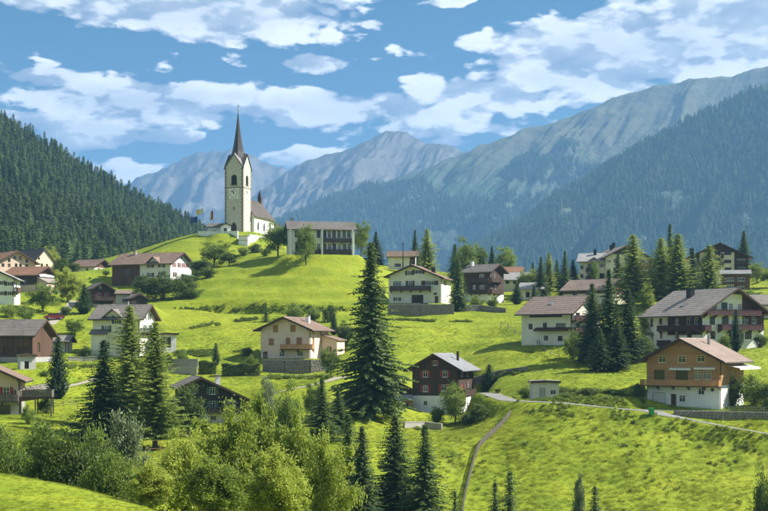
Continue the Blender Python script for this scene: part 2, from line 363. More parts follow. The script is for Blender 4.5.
# ---------------------------------------------------------------- houses: where they stand and what they show
# crops: (left, top, scale) of the photo enlargements the window positions were read from
CA = (560, 320, 3.692); CB = (360, 340, 3.84); CC = (150, 300, 3.84); CE = (370, 220, 4.8); CF = (500, 220, 3.407)
CG = (630, 280, 5.565); CH = (570, 230, 3.879); CI = (480, 240, 5.486); CJ = (0, 235, 6.8125); CK = (190, 190, 6.98)
CM = (60, 225, 4.26); CN = (0, 290, 3.93); CO = (230, 205, 4.44)
def cp(c, x, y): return (c[0]+x/c[2], c[1]+y/c[2])
HS = []
def H(name, label, crop, key, kx, ky, D, a, w, l, zr, tan, roof, bands, v=None, **k):
    u, vv = cp(crop, kx, ky)
    if v is not None: vv = v
    a = a-math.degrees(math.atan((u-384)/F))     # the angle was read off the picture, so turn it by the sight line
    d = dict(name=name, label=label, crop=crop, key=key, u=u, v=vv, D=D, a=R(a), w=w, l=l, zr=zr, tan=tan, roof=roof, bands=bands,
             rx=0, over=(.8, .8, .9, .6), zones=[], wins=[], bals=[], chims=[], dorms=[], exts=[], awns=[], skys=[], pillars=[], cat='house', group=None)
    d.update(k)
    c = W(u, vv, D); lx = -w/2 if 'L' in key else w/2; ly = -l/2 if 'F' in key else l/2
    ca, sa = math.cos(d['a']), math.sin(d['a'])
    d['loc'] = Vector((c.x-(ca*lx-sa*ly), c.y-(sa*lx+ca*ly), c.z)); HS.append(d)

H('chalet', 'honey brown timber chalet on a white garage storey beside the road', CA, 'FR', 590, 325, 190, -20, 11.5, 10.5, 10.2, .5, 'roof_mauve',
  [(0, 3.35, 'plaster_bright'), (3.35, 20, 'timber_honey')], over=(1.3, 1.3, 1.5, .8),
  wins=[('F', 377, 145, 1.2, 1.0, 'hw'), ('F', 450, 145, 1.2, 1.05, 'hw'), ('F', 520, 142, 1.2, 1.0, 'hw'), ('F', 367, 205, 1.7, 1.75, 'dk'), ('F', 450, 206, 1.9, 1.75, 'dk'),
        ('F', 509, 204, 1.0, 1.3, 'hw'), ('F', 543, 203, 1.3, 1.3, 'hw'), ('F', 365, 296, 2.1, 2.1, 'garage'), ('F', 419, 299, .9, 1.95, 'door'), ('F', 451, 290, 1.0, 1.0, 'w'),
        ('F', 521, 263, 1.0, 1.0, 'w'), ('F', 562, 257, .6, .6, 'w'), ('R', 640, 205, 1.2, 1.4, 'hw'), ('R', 625, 160, .8, .8, 'hw'), ('B', 3, 5, 1.2, 1.2, 'hw', 1), ('L', 4, 5, 1.2, 1.2, 'hw', 1)],
  bals=[('F', 300, 592, 246, 1.3, 'timber_honey_rail')], chims=[(1.9, .5, 1.1, 'metal_grey', .32)], awns=[('F', 407, 487, 183, .5, 'awning_white'), ('F', 498, 577, 181, .5, 'awning_white'), ('R', 612, 690, 172, 2.2, 'awning_white')])
H('chalet', 'dark timber chalet with red shutters and white ground floor above the fence', CB, 'FR', 375, 285, 215, -17, 8.0, 9.5, 10.0, .55, 'roof_metal',
  [(0, 3.05, 'plaster_bright'), (3.05, 20, 'timber_dark')], over=(1.2, 1.2, 1.1, .6),
  wins=[('F', 288, 88, .7, .8, 'wr'), ('F', 251, 130, .85, 1.1, 'wr'), ('F', 326, 130, .85, 1.1, 'wr'), ('F', 251, 186, .85, 1.1, 'wr'), ('F', 322, 183, .85, 1.1, 'wr'), ('F', 251, 242, .75, .8, 'w'),
        ('F', 345, 240, .75, .8, 'w'), ('R', 391, 128, .8, 1.0, 'wr'), ('R', 413, 128, .8, 1.0, 'wr'), ('R', 392, 180, .8, 1.0, 'wr'), ('R', 417, 178, .8, 1.8, 'w'), ('R', 405, 240, .8, .8, 'w'), ('L', 4, 5, .9, 1.1, 'wr', 1), ('B', 3, 5, .9, 1.1, 'wr', 1)],
  bals=[('R', 384, 428, 212, 1.9, 'timber_dark')], chims=[(2.2, 1.2, 1.2, 'metal_dark', .35)])
H('villa', 'pale pink villa with orange shutters on a rough stone terrace wall', CC, 'FR', 612, 225, 240, -22, 9.9, 10, 7.7, .42, 'roof_brown',
  [(0, 20, 'plaster_pink')], over=(1.1, 1.1, 1.1, .6),
  wins=[('F', 482, 109, 1.05, 1.25, 'wo'), ('F', 549, 108, 1.05, 1.25, 'wo'), ('F', 466, 160, 1.05, 1.25, 'wo'), ('F', 530, 158, .9, 1.3, 'wo'), ('F', 573, 158, 1.1, 1.4, 'wo'), ('F', 507, 207, 1.1, 1.0, 'w'),
        ('F', 576, 206, 1.2, 1.0, 'w'), ('F', 443, 211, .95, 1.3, 'dk'), ('R', 627, 118, .8, .8, 'wo'), ('R', 654, 119, .8, .8, 'wo'), ('R', 627, 155, .9, 1.2, 'wo'), ('R', 659, 155, .9, 1.1, 'wo'), ('L', 3, 4, 1, 1.2, 'wo', 1), ('B', 3, 4, 1, 1.2, 'wo', 1)],
  bals=[('F', 503, 628, 191, 1.2, 'timber_honey_rail')], chims=[(2.4, .5, 1.1, 'plaster_bright', .7)], exts=[(4.95, 8.2, 1.0, 5.2, 3.5, 4.4, 'x', 'plaster_pink', 'roof_brown', 'dk')])
H('chalet', 'black timber chalet with green shutters behind the bright foreground trees', CC, 'FR', 375, 470, 200, 10, 10.2, 9, 7.0, .46, 'roof_slate',
  [(0, 1.6, 'plaster_white'), (1.6, 20, 'timber_black')], rx=-2.3, over=(.9, .9, 1.0, .6),
  wins=[('F', 240, 348, .9, 1.1, 'wg'), ('F', 240, 401, .9, 1.1, 'wg'), ('F', 165, 345, .8, 1.1, 'wg'), ('F', 165, 400, .8, 1.1, 'wg'), ('F', 298, 396, .8, 1.1, 'w'), ('F', 320, 396, .85, 1.1, 'w'), ('F', 342, 397, .85, 1.1, 'w'), ('F', 243, 453, 1, .8, 'w'), ('F', 310, 452, 1, .8, 'w')],
  bals=[('F', 222, 374, 436, 1.1, 'timber_black')], chims=[(.9, -1.2, 1.3, 'plaster_bright', .7)])
H('house', 'pale cream house with grey gabled dormer and green shutters behind the larches', CM, 'FL', 340, 562, 236, 72, 9.4, 9.0, 9.6, .5, 'roof_slate',
  [(0, 20, 'plaster_green')], over=(.9, .9, .9, .7), v=357,
  wins=[('L', 241, 392, .85, 1.0, 'wg'), ('L', 198, 443, .9, 1.2, 'wg'), ('L', 300, 443, .9, 1.2, 'wg'), ('L', 200, 510, .9, 1.2, 'dk'), ('F', 361, 388, .9, 1.2, 'wg'), ('F', 381, 391, .9, 1.2, 'wg'), ('F', 362, 440, .9, 1.2, 'wg'), ('F', 384, 442, .9, 1.2, 'wg')],
  dorms=[('L', 3.9, 3.6, 1.5)], chims=[(1.5, 0, 1.1, 'plaster_grey', .6)], exts=[(-5.9, -4.7, 1.6, 4.4, 4.3, 5.0, '-x', 'plaster_green', 'roof_slate', None)], bals=[('F', 352, 402, 462, 1.0, 'metal_grey')])
H('farmhouse', 'long white farmhouse with an old dark timber barn end and small dormer', CM, 'FL', 470, 250, 322, 60, 10.8, 17, 8.4, .5, 'roof_brown',
  [(0, 20, 'plaster_white')], v=285, over=(1.0, 1.0, 1.0, .7), zones=[('L', -.1, 8.2, 0, 20, 'timber_old')],
  wins=[('L', 386, 172, .95, 1.1, 'wb'), ('L', 433, 170, .95, 1.1, 'wb'), ('L', 386, 213, .95, 1.1, 'wb'), ('L', 433, 210, .95, 1.1, 'wb'), ('F', 486, 170, .75, 1.1, 'wr'), ('F', 507, 171, .75, 1.1, 'wr'), ('F', 525, 172, .75, 1.1, 'wr'), ('F', 541, 173, .75, 1.1, 'wr'),
        ('F', 511, 134, .9, .9, 'wb'), ('F', 489, 211, .9, 1.1, 'wb'), ('L', 4.4, 3.6, 1.6, 1.4, 'dk', 1)],
  dorms=[('L', 12.3, 3.4, 1.4)], chims=[(-.8, 4.5, .8, 'plaster_grey', .6)], exts=[(.6, 5.2, -7.9+-1.9, -8.5, 2.6, 3.0, '-y', 'glass', 'paint_green', None)])
H('chalet', 'small dark chalet with red window shutters below the farmhouse', CM, 'FL', 143, 352, 292, 15, 5.4, 7, 5.7, .6, 'roof_slate',
  [(0, .9, 'plaster_grey'), (.9, 20, 'timber_dark')], rx=-.7, over=(.6, .6, .8, .5),
  wins=[('F', 165, 298, .75, .95, 'wr'), ('F', 198, 298, .75, .95, 'wr'), ('F', 172, 264, .5, .5, 'w'), ('F', 180, 340, .8, .9, 'dk')], bals=[('F', 146, 230, 322, .8, 'timber_dark')])
H('hut', 'tiny beige hut with rosy roof tucked beside the small dark chalet', CM, 'FL', 298, 338, 288, 80, 3.2, 3.2, 3.0, .4, 'roof_mauve', [(0, 20, 'plaster_beige')], over=(.4, .4, .3, .3), cat='hut', wins=[('L', 272, 322, .7, .7, 'dk')])
H('shed', 'low black timber shed below the bushes of the white farmhouse', CM, 'FL', 302, 342, 283, 18, 3.8, 4, 2.5, .5, 'roof_slate', [(0, 20, 'timber_black')], over=(.4, .4, .4, .3), cat='shed', wins=[('F', 333, 330, 1.0, 1.2, 'dk')])
H('house', 'low white house with brown roof at the foot of the forest', CM, 'FL', 145, 207, 368, 52, 7.5, 8.5, 5.1, .5, 'roof_brown', [(0, 20, 'plaster_white')], v=277, zones=[('F', -.1, 9, 2.8, 9, 'timber_brown')],
  wins=[('L', 62, 194, 1.1, .8, 'dk'), ('L', 115, 190, .8, .8, 'dk'), ('F', 165, 190, .8, .9, 'dk')])
H('house', 'rose plastered gable house with terracotta roof at the left edge', CJ, 'FL', -14, 280, 318, 25, 10, 11, 6.3, .52, 'roof_terracotta', [(0, 20, 'plaster_rose')], v=276, over=(.9, .9, .9, .6),
  wins=[('F', 100, 155, .7, .95, 'dk'), ('F', 138, 157, .7, .95, 'dk'), ('F', 62, 172, .7, .95, 'dk'), ('F', 183, 177, .7, .9, 'dk'), ('F', 20, 205, .7, .9, 'dk'), ('F', 62, 207, .7, .9, 'dk'), ('F', 110, 206, .7, .9, 'dk'), ('F', 140, 207, .7, .9, 'dk'), ('F', 183, 211, .7, .9, 'dk')], chims=[(-1.6, 2, .9, 'plaster_grey', .6)])
H('house', 'cream house with steep black roof in front of the forest', CJ, 'FL', 225, 210, 345, 40, 8, 9.5, 6.6, .95, 'roof_dark', [(0, 20, 'plaster_yellow')], v=273, over=(.4, .4, .35, .3),
  wins=[('F', 266, 140, .6, .7, 'dk'), ('F', 285, 205, .8, .9, 'dk'), ('F', 320, 208, .8, .9, 'dk')])
H('barn', 'dark barn with terracotta roof and grey lean-to below the cream house', CJ, 'FL', 240, 390, 305, 55, 8.5, 9, 6.2, .45, 'roof_terracotta', [(0, 1.8, 'plaster_rose'), (1.8, 20, 'timber_dark')], over=(.8, .8, .9, .6), cat='barn',
  exts=[(-3.6, 3.4, -7.3, -4.52, 2.4, 3.7, '-y', 'plaster_rose', 'roof_grey', 'dk')], awns=[('F', 250, 350, 276, .9, 'awning_white')], wins=[('F', 300, 252, .8, .7, 'dk'), ('L', 170, 320, 1.2, 1.6, 'dk')])
H('house', 'white house with pale grey roof and brown shutters at the left edge', CJ, 'FR', 95, 480, 285, -10, 10, 8, 8.2, .45, 'roof_light', [(0, 20, 'plaster_bright')], v=305, over=(.8, .9, .9, .6),
  wins=[('F', 65, 332, .9, .9, 'wb'), ('F', 8, 326, .9, .9, 'wb'), ('F', 12, 397, .9, .9, 'wb'), ('F', 65, 397, .9, .9, 'wb'), ('R', 110, 345, 1.2, 1.4, 'dk')], bals=[('R', 98, 128, 390, 1.1, 'timber_brown')])
H('barn', 'old weathered brown plank barn with grey roof beside the conical tree', CN, 'FL', 127, 285, 212, 63, 7.4, 13, 7.0, .62, 'roof_slate', [(0, .9, 'plaster_grey'), (.9, 20, 'timber_old')], over=(.7, .7, .8, .5), cat='barn',
  wins=[('L', 90, 240, 2.2, 1.5, 'barn'), ('F', 152, 225, 1.0, 1.6, 'barn'), ('L', 30, 235, 1.4, 1.3, 'barn')])
H('hut', 'small beige hut with low grey roof behind the weathered barn', CN, 'FL', 262, 245, 236, 75, 4, 4.2, 2.9, .4, 'roof_grey', [(0, 20, 'plaster_beige')], over=(.7, .7, .7, .5), cat='hut', wins=[('L', 225, 228, .7, .7, 'dk'), ('F', 270, 225, .7, 1.6, 'door')])
H('house', 'rosy house with brown roof and weathered balcony at the left edge below the barn', CN, 'FR', 72, 490, 180, -6, 9, 9, 7.1, .46, 'roof_brown', [(0, 2.5, 'plaster_grey'), (2.5, 20, 'plaster_rose')], over=(.9, 1.1, 1.0, .6),
  wins=[('F', 25, 405, .9, 1.7, 'wr'), ('F', 55, 402, .8, .9, 'w'), ('F', 20, 470, 1.5, 1.4, 'dk'), ('F', 52, 468, .9, 1.2, 'dk'), ('R', 80, 400, .9, 1.0, 'w')], bals=[('F', 1, 74, 440, 1.3, 'timber_grey'), ('R', .1, 4.2, 2.35, 4.6, 'timber_grey', 1)])
H('community_building', 'two storey white building with long dark balconies on the meadow crest', CO, 'BL', 262, 220, 327, 94, 9, 16.8, 8.7, .45, 'roof_slate', [(0, 20, 'plaster_white')], over=(.9, .9, .6, .6), cat='building',
  wins=[('L', x, 130, .92, 1.9, 'dk' if i % 2 == 0 else 'w') for i, x in enumerate((420, 441, 462, 484, 507, 528))] + [('L', x, 187, .92, 1.9, 'dk' if i % 2 == 0 else 'w') for i, x in enumerate((420, 442, 463, 486, 509, 529))]
       + [('L', 393, 130, .9, 1.9, 'dk'), ('L', 393, 187, .9, 1.9, 'w'), ('L', 373, 187, .9, 1.9, 'dk'), ('L', 300, 185, 1.2, 2.3, 'dk'), ('L', 335, 185, 2.2, 2.0, 'dk'), ('L', 335, 128, 2.2, 1.8, 'dk'), ('L', 298, 128, 1.2, 1.8, 'dk'), ('B', 4, 4, 1, 1.4, 'dk', 1)],
  bals=[('L', 414, 540, 166, 1.0, 'timber_dark'), ('L', 414, 540, 216, 1.0, 'timber_dark'), ('L', 345, 402, 214, .6, 'timber_dark')], chims=[(.8, 7.3, 1.0, 'plaster_grey', .8)], pillars=[('L', 408, 6.6), ('L', 268, 6.6), ('L', 543, 6.6)])
H('house', 'low white house with brown roof behind the meadow crest', CE, 'BL', 88, 232, 345, 86, 7, 7.3, 5.1, .4, 'roof_brown', [(0, 20, 'plaster_white')], v=270, zones=[('L', 5.8, 9, 0, 9, 'timber_red')], wins=[('L', 133, 217, 1.7, .9, 'dk'), ('L', 195, 205, .7, .9, 'dk')])
H('house', 'broad cream house with brown balcony and dark garage above a stone wall', CE, 'FR', 340, 400, 297, -12, 12.4, 11.5, 8.9, .42, 'roof_brown', [(0, 20, 'plaster_green')], rx=-.6, over=(1.0, 1.0, 1.2, .6),
  wins=[('F', 190, 254, 1.0, 1.0, 'wb'), ('F', 232, 249, 1.5, .9, 'wb'), ('F', 193, 306, 1.0, 1.3, 'wb'), ('F', 287, 302, 2.0, 1.0, 'wb'), ('F', 130, 305, 2.0, 1.2, 'w'), ('F', 131, 380, .85, .85, 'wb'), ('F', 228, 379, 2.8, 1.9, 'garage_dark'), ('F', 313, 354, .9, .5, 'dk'), ('F', 319, 383, .9, 1.7, 'door'), ('R', 360, 303, 1.3, 1.1, 'wb')],
  bals=[('F', 97, 290, 338, 1.4, 'timber_dark')], chims=[(3.0, .8, 1.0, 'metal_dark', .8)])
H('chalet', 'tall dark chalet with white windows on a white base beside a dark spruce', CE, 'FL', 575, 398, 318, 58, 6.6, 7.8, 9.7, .5, 'roof_slate', [(0, 2.2, 'plaster_bright'), (2.2, 20, 'timber_dark')], over=(1.0, 1.0, 1.0, .7),
  wins=[('L', 536, 270, 1.5, 1.0, 'w'), ('L', 538, 323, 1.5, 1.1, 'w'), ('L', 500, 323, .8, 1.1, 'w'), ('F', 600, 268, .9, 1.1, 'w'), ('F', 604, 323, .9, 1.1, 'w'), ('F', 600, 380, .9, .9, 'dk')],
  bals=[('F', 577, 627, 299, 1.0, 'timber_dark'), ('F', 577, 627, 354, 1.0, 'timber_dark'), ('L', 478, 574, 299, .9, 'timber_dark'), ('L', 478, 574, 354, .9, 'timber_dark')], chims=[(-.6, 3.0, 1.0, 'plaster_bright', .7)])
H('house', 'white house with pale grey roof right of the tall dark chalet', CI, 'BL', 118, 270, 345, 85, 7, 6.6, 5.2, .5, 'roof_light', [(0, 20, 'plaster_cream')], v=292, wins=[('L', 150, 232, .9, .8, 'dk'), ('L', 190, 232, .9, .8, 'dk')])
H('house', 'terracotta roofed house peeking over the pale grey roof', CI, 'BL', 121, 270, 368, 85, 7, 5.2, 6.6, .55, 'roof_terracotta', [(0, 20, 'plaster_cream')], v=290, wins=[('L', 2, 3.5, .9, .8, 'dk', 1)])
H('house', 'little cream house with grey roof between clipped dark thujas', CI, 'BL', 222, 330, 322, 82, 6, 5.2, 4.3, .45, 'roof_light', [(0, 20, 'plaster_cream')], wins=[('L', 262, 300, 1.0, 1.4, 'dk'), ('L', 300, 295, .8, .8, 'dk')])
H('house', 'white house with wide brown roof and maroon canopy left of the spruce clump', CF, 'FL', 245, 428, 238, 57, 10, 11.4, 9.3, .57, 'roof_mauve', [(0, 20, 'plaster_green')], over=(1.2, 1.0, 1.1, .8),
  zones=[('L', 1.8, 9.3, 5.35, 6.25, 'timber_maroon')],
  wins=[('L', 104, 363, .95, 1.1, 'wb2'), ('L', 153, 359, .95, 1.0, 'wb2'), ('L', 207, 360, 2.2, 1.0, 'wb2'), ('L', 157, 402, .95, .9, 'wb2'), ('L', 205, 404, 1.1, 1.0, 'wb2'), ('F', 265, 330, 1.4, 1.6, 'dk'), ('F', 265, 365, 1.4, 1.4, 'dk'), ('F', 265, 402, 1.4, 1.4, 'dk')],
  bals=[('F', 250, 330, 345, 1.2, 'timber_maroon'), ('F', 250, 330, 385, 1.2, 'timber_maroon')], awns=[('L', 124, 262, 371, 1.1, 'timber_maroon')], skys=[('L', 5.2, 3.0)])
H('house', 'brown roofed house half hidden behind the wide white house', CI, 'BL', 455, 330, 300, 62, 9, 12, 5.8, .5, 'roof_mauve', [(0, 2.5, 'plaster_cream'), (2.5, 20, 'timber_brown')], v=305, wins=[('L', 520, 297, 1.2, .8, 'dk'), ('L', 600, 299, 1.2, .8, 'dk')])
H('apartment_house', 'cream apartment house with broad gable behind the tall larch', CH, 'FL', 140, 205, 335, 20, 13.2, 12, 9.8, .5, 'roof_grey', [(0, 20, 'plaster_cream')], v=283, rx=-1, over=(1.1, 1.1, 1.2, .6), zones=[('F', -.1, 20, 7.6, 20, 'timber_dark')],
  wins=[('F', 178, 120, 1.3, 1.0, 'wb2'), ('F', 178, 153, 1.3, 1.0, 'wb2'), ('F', 178, 185, 1.3, 1.0, 'wb2'), ('F', 222, 122, 1.3, 1.3, 'dk'), ('F', 222, 155, 1.3, 1.3, 'dk'), ('F', 280, 124, 1.3, 1.0, 'dk'), ('F', 280, 158, 1.3, 1.0, 'dk'), ('F', 312, 124, 1.0, 1.0, 'dk'), ('F', 312, 158, 1.0, 1.0, 'dk')],
  bals=[('F', 262, 328, 146, 1.2, 'timber_orange'), ('F', 262, 328, 178, 1.2, 'timber_brown')], chims=[(-2.6, 1, 1.1, 'metal_dark', .7), (-1.2, 3, 1.1, 'metal_dark', .7)], cat='apartment house')
H('apartment_house', 'cream apartment wing with grey roof and recessed brown balconies', CH, 'BL', 37, 205, 338, 83, 9, 7.4, 7.9, .45, 'roof_light', [(0, 20, 'plaster_cream')], v=283, over=(1.0, .8, .8, .8), cat='apartment house',
  wins=[('L', 45, 145, .8, 1.0, 'wb2'), ('L', 45, 178, .8, 1.0, 'wb2'), ('L', 85, 143, 2.2, 1.7, 'dk'), ('L', 85, 178, 2.2, 1.7, 'dk'), ('L', 125, 138, 1.4, .9, 'wb2'), ('L', 124, 178, 1.4, 1.4, 'wb2')], bals=[('L', 62, 108, 161, 1.0, 'timber_red'), ('L', 62, 108, 194, 1.0, 'timber_red')], chims=[(-1, 0, 1.1, 'metal_dark', .7)], dorms=[('L', 3.9, 2.4, .7)])
H('apartment_house', 'large cream apartment house with dark gable and chimney beside a tall spruce', CH, 'FL', 468, 215, 345, 10, 15.2, 12, 11.2, .46, 'roof_brown', [(0, 20, 'plaster_cream')], over=(1.1, 1.1, 1.3, .6), cat='apartment house', zones=[('F', -.1, 20, 8.9, 20, 'timber_dark'), ('F', 11.6, 20, 0, 20, 'timber_dark'), ('F', -.1, 2.4, 0, 20, 'timber_dark')],
  wins=[('F', 612, 90, 1.9, .95, 'wb2'), ('F', 612, 122, 1.9, .95, 'wb2'), ('F', 612, 152, 1.9, .95, 'wb2'), ('F', 572, 92, 1.6, 1.5, 'dk'), ('F', 572, 122, 1.6, 1.5, 'dk'), ('F', 572, 152, 1.6, 1.5, 'dk'), ('F', 665, 120, 2.2, 1.2, 'w'), ('F', 665, 150, 2.2, 1.2, 'w'), ('F', 520, 120, 1.6, 1.3, 'dk'), ('F', 520, 150, 1.6, 1.3, 'dk'), ('F', 485, 150, 1.6, 1.3, 'dk'), ('F', 485, 120, 1.6, 1.3, 'dk')],
  bals=[('F', 562, 596, 106, 1.0, 'timber_dark'), ('F', 562, 596, 136, 1.0, 'timber_dark'), ('F', 641, 692, 136, 1.1, 'timber_dark'), ('F', 641, 692, 164, 1.1, 'timber_dark'), ('F', 470, 545, 136, 1.1, 'timber_dark')], chims=[(-6.0, 1.5, 1.6, 'metal_dark', 1.0)])
H('house', 'brown house with white shuttered windows below the large cream apartment house', CH, 'BL', 588, 235, 325, 92, 6, 6.9, 5.1, .3, 'roof_light', [(0, 20, 'timber_brown')], wins=[('L', 622, 191, 1.9, .95, 'w'), ('L', 664, 191, 1.7, .95, 'w'), ('L', 622, 223, 1.9, 1.0, 'w'), ('L', 663, 224, 1.7, 1.0, 'w')], over=(.5, .5, .5, .5))
H('guest_house', 'large white guest house with long maroon balconies behind the honey chalet', CG, 'FL', 402, 388, 232, 42, 15, 15.6, 11.2, .56, 'roof_grey', [(0, 20, 'plaster_bright')], over=(1.7, 1.3, 1.4, .8),
  zones=[('L', 6.2, 16, 2.7, 20, 'timber_red'), ('F', 9.6, 16, 4.0, 20, 'timber_red'), ('F', -.1, 16, 10.2, 20, 'timber_red')],
  wins=[('F', 440, 147, 1.1, 1.2, 'w'), ('F', 470, 147, 1.1, 1.2, 'w'), ('F', 525, 150, 1.5, 1.7, 'dk'), ('F', 562, 149, 1.0, 1.3, 'w'), ('F', 612, 150, 1.0, 1.2, 'w'), ('F', 458, 226, 1.3, 1.5, 'wb2'), ('F', 530, 230, 1.7, 1.6, 'dk'), ('F', 640, 228, 1.5, 1.3, 'w'), ('F', 690, 224, 1.2, 1.2, 'w'),
        ('F', 460, 306, 1.3, 1.4, 'wb2'), ('F', 548, 308, 1.4, 1.4, 'wb2'), ('F', 620, 320, 1.1, 1.9, 'dk'), ('F', 658, 308, 1.7, 1.4, 'wb2'), ('L', 121, 238, .9, 1.6, 'wb2'), ('L', 171, 232, .9, 1.2, 'wb2'), ('L', 124, 316, .9, 1.6, 'wb2'), ('L', 174, 309, .9, 1.2, 'wb2'), ('L', 263, 232, 1.0, 1.2, 'w'), ('L', 330, 229, 1.3, 1.4, 'w'), ('L', 370, 228, 1.1, 1.4, 'w'), ('L', 330, 305, 1.3, 1.4, 'wb2'), ('L', 262, 305, 1.1, 1.4, 'wb2')],
  bals=[('F', 417, 722, 198, 1.3, 'timber_maroon'), ('F', 500, 735, 279, 1.3, 'timber_maroon'), ('L', 160, 398, 283, 1.2, 'timber_maroon'), ('L', 160, 215, 366, 1.2, 'timber_maroon'), ('F', 405, 444, 283, 1.2, 'timber_maroon')], chims=[(-2.5, 1.0, 1.3, 'metal_dark', 1.1)], skys=[('L', 8.5, 2.4)])
H('house', 'small house with low grey roof right behind the large guest house', CG, 'BL', 655, 210, 262, 85, 7, 7.5, 4.6, .5, 'roof_grey', [(0, 20, 'plaster_white')], wins=[('L', 700, 165, 1.0, .9, 'w')])
H('shed', 'pale flat-roofed shed beside the road bend', CB, 'FL', 662, 232, 197, 8, 4.1, 3.2, 2.9, .05, 'roof_light', [(0, 20, 'plaster_pale')], over=(.25, .25, .3, .2), cat='shed', wins=[('F', 700, 205, 1.0, 1.8, 'door_grey'), ('F', 742, 200, .9, .8, 'w')])
H('shed', 'little white lean-to shed at the foot of the weathered barn', CN, 'FL', 80, 312, 204, 12, 2.4, 2, 2.3, .12, 'roof_grey', [(0, 20, 'plaster_pale')], over=(.2, .2, .3, .2), cat='shed', wins=[('F', 105, 295, .7, 1.2, 'dk')])
H('shed', 'dark woodshed with pale metal roof beside the red shuttered chalet', CB, 'FL', 102, 278, 217, 10, 4.4, 5, 4.9, .5, 'roof_metal', [(0, 20, 'timber_dark')], over=(.4, .5, .4, .3), cat='shed', exts=[(-3.2, 1.9, -4.6, -2.52, 2.2, 2.9, '-y', 'timber_honey', 'roof_light', 'dk')])
H('pavilion', 'small flat-roofed glazed porch beside the pale cream house', CM, 'FL', 420, 545, 240, 6, 3.3, 3, 3.6, .05, 'roof_brown', [(0, 20, 'plaster_bright')], over=(.5, .5, .5, .3), v=353, cat='porch', wins=[('F', 440, 500, .9, 2.0, 'dk'), ('F', 462, 500, .9, 2.0, 'dk')])
H('outbuilding', 'tiny white outbuilding with slate roof left of the church tower', CK, 'BL', 122, 303, 388, 80, 4, 4.6, 3.0, .5, 'roof_slate', [(0, 20, 'plaster_bright')], over=(.4, .4, .3, .3), cat='outbuilding', wins=[('L', 170, 290, .6, .8, 'dk')])
H('porch_building', 'small white gabled porch building at the foot of the church tower', CK, 'FL', 217, 303, 371, 4, 2.8, 3, 2.9, .5, 'roof_grey', [(0, 20, 'plaster_bright')], over=(.3, .3, .3, .3), cat='porch', wins=[('F', 247, 282, .9, 1.4, 'dk')])

# ---------------------------------------------------------------- terrain
CPTS = """-250,520,60 0,511,60 0,475,80 65,487,80 130,503,80 60,505,105 0,490,105 -150,480,100 150,505,110 250,530,115 200,560,85 300,575,85 384,590,100 600,600,100 800,600,100
1000,600,110 384,545,130 500,560,130 700,560,130 900,560,130 470,515,155 560,515,156 650,515,157 768,515,157 900,515,157 480,462,170 560,455,170 660,462,170 768,470,170 900,480,170
515,401,190 560,403,187 600,407,185 640,411,184 680,417,182 768,434,178 870,446,176 440,437,185 430,470,165 395,455,165 480,425,192 497,418,200 440,415,213 385,413,207 372,415,190
340,402,205 300,384,215 330,379,218 262,398,209 215,425,200 160,452,163 100,447,165 130,430,185 60,425,170 20,420,172 0,425,165 -150,420,165 30,440,140 90,405,195 65,395,200 50,383,205
105,392,208 245,405,206 10,414,180 25,363,213 60,372,212 -100,365,213 85,360,238 120,357,240 160,360,238 190,378,225 230,377,225 300,375,229 340,376,225 300,360,243 240,356,245 200,352,248
190,335,265 230,335,265 170,318,282 250,318,285 330,330,270 200,305,298 300,306,295 345,306,295 165,308,292 230,285,312 300,280,312 350,285,310 300,256,327 340,256,327 265,262,328 250,270,322
375,277,322 395,302,298 310,254,345 310,256,375 200,275,322 165,283,322 130,285,325 115,303,300 100,318,275 60,320,275 60,335,255 20,320,270 0,304,285 40,296,305 80,300,303 90,276,370
50,275,360 10,275,325 -100,300,290 -100,268,360 165,250,362 185,240,372 200,236,378 180,262,345 225,262,345 235,250,360 240,233,380 262,236,385 280,245,385 235,231,400 240,231,415 285,252,350
400,352,245 360,370,222 400,330,258 440,372,238 450,350,250 500,350,240 500,378,220 520,395,205 545,401,200 545,360,230 430,318,283 400,316,285 500,318,282 470,335,262 525,325,268 420,303,297
450,304,300 485,302,314 510,308,300 515,300,328 548,346,240 580,349,238 610,364,224 640,375,212 590,385,205 600,393,196 570,375,212 690,365,212 740,375,205 768,390,198 768,360,215
700,350,234 768,343,238 870,340,240 760,310,275 768,295,310 880,290,310 700,300,300 640,315,280 600,305,295 560,302,303 620,284,337 720,288,337 720,275,380 600,275,380 480,275,380 400,268,375 700,412,187 768,414,186 860,416,186
0,280,460 120,280,460 240,285,460 384,300,460 600,300,460 768,300,460 900,300,450 -150,270,460"""
ctrl = []
for t in CPTS.split():
    u, v, D = map(float, t.split(',')); p = W(u, v, D); ctrl.append((p.x, p.y, p.z))
ctrl += [(-30, 20, -4.2), (0, 20, -4.6), (30, 20, -5), (-15, 4, -2.7), (15, 4, -2.9), (0, -25, -1.5), (-80, 10, -2), (80, 10, -5), (-60, 45, -5.2)]
ctrl = np.array(ctrl)
def tps_fit(P, lam):
    n = len(P); X = P[:, :2]/100; d = np.linalg.norm(X[:, None]-X[None], axis=2)
    K = np.where(d > 0, d*d*np.log(d+1e-12), 0)+lam*np.eye(n); Q = np.c_[np.ones(n), X]
    A = np.zeros((n+3, n+3)); A[:n, :n] = K; A[:n, n:] = Q; A[n:, :n] = Q.T
    return np.linalg.solve(A, np.r_[P[:, 2], 0, 0, 0])
TW = tps_fit(ctrl, .0015)
def tps(x, y):
    x = np.asarray(x, float).ravel()/100; y = np.asarray(y, float).ravel()/100; out = TW[-3]+TW[-2]*x+TW[-1]*y
    for i, (cx, cy_, _) in enumerate(ctrl):
        r2 = (x-cx/100)**2+(y-cy_/100)**2; out += TW[i]*.5*r2*np.log(r2+1e-18)
    return out
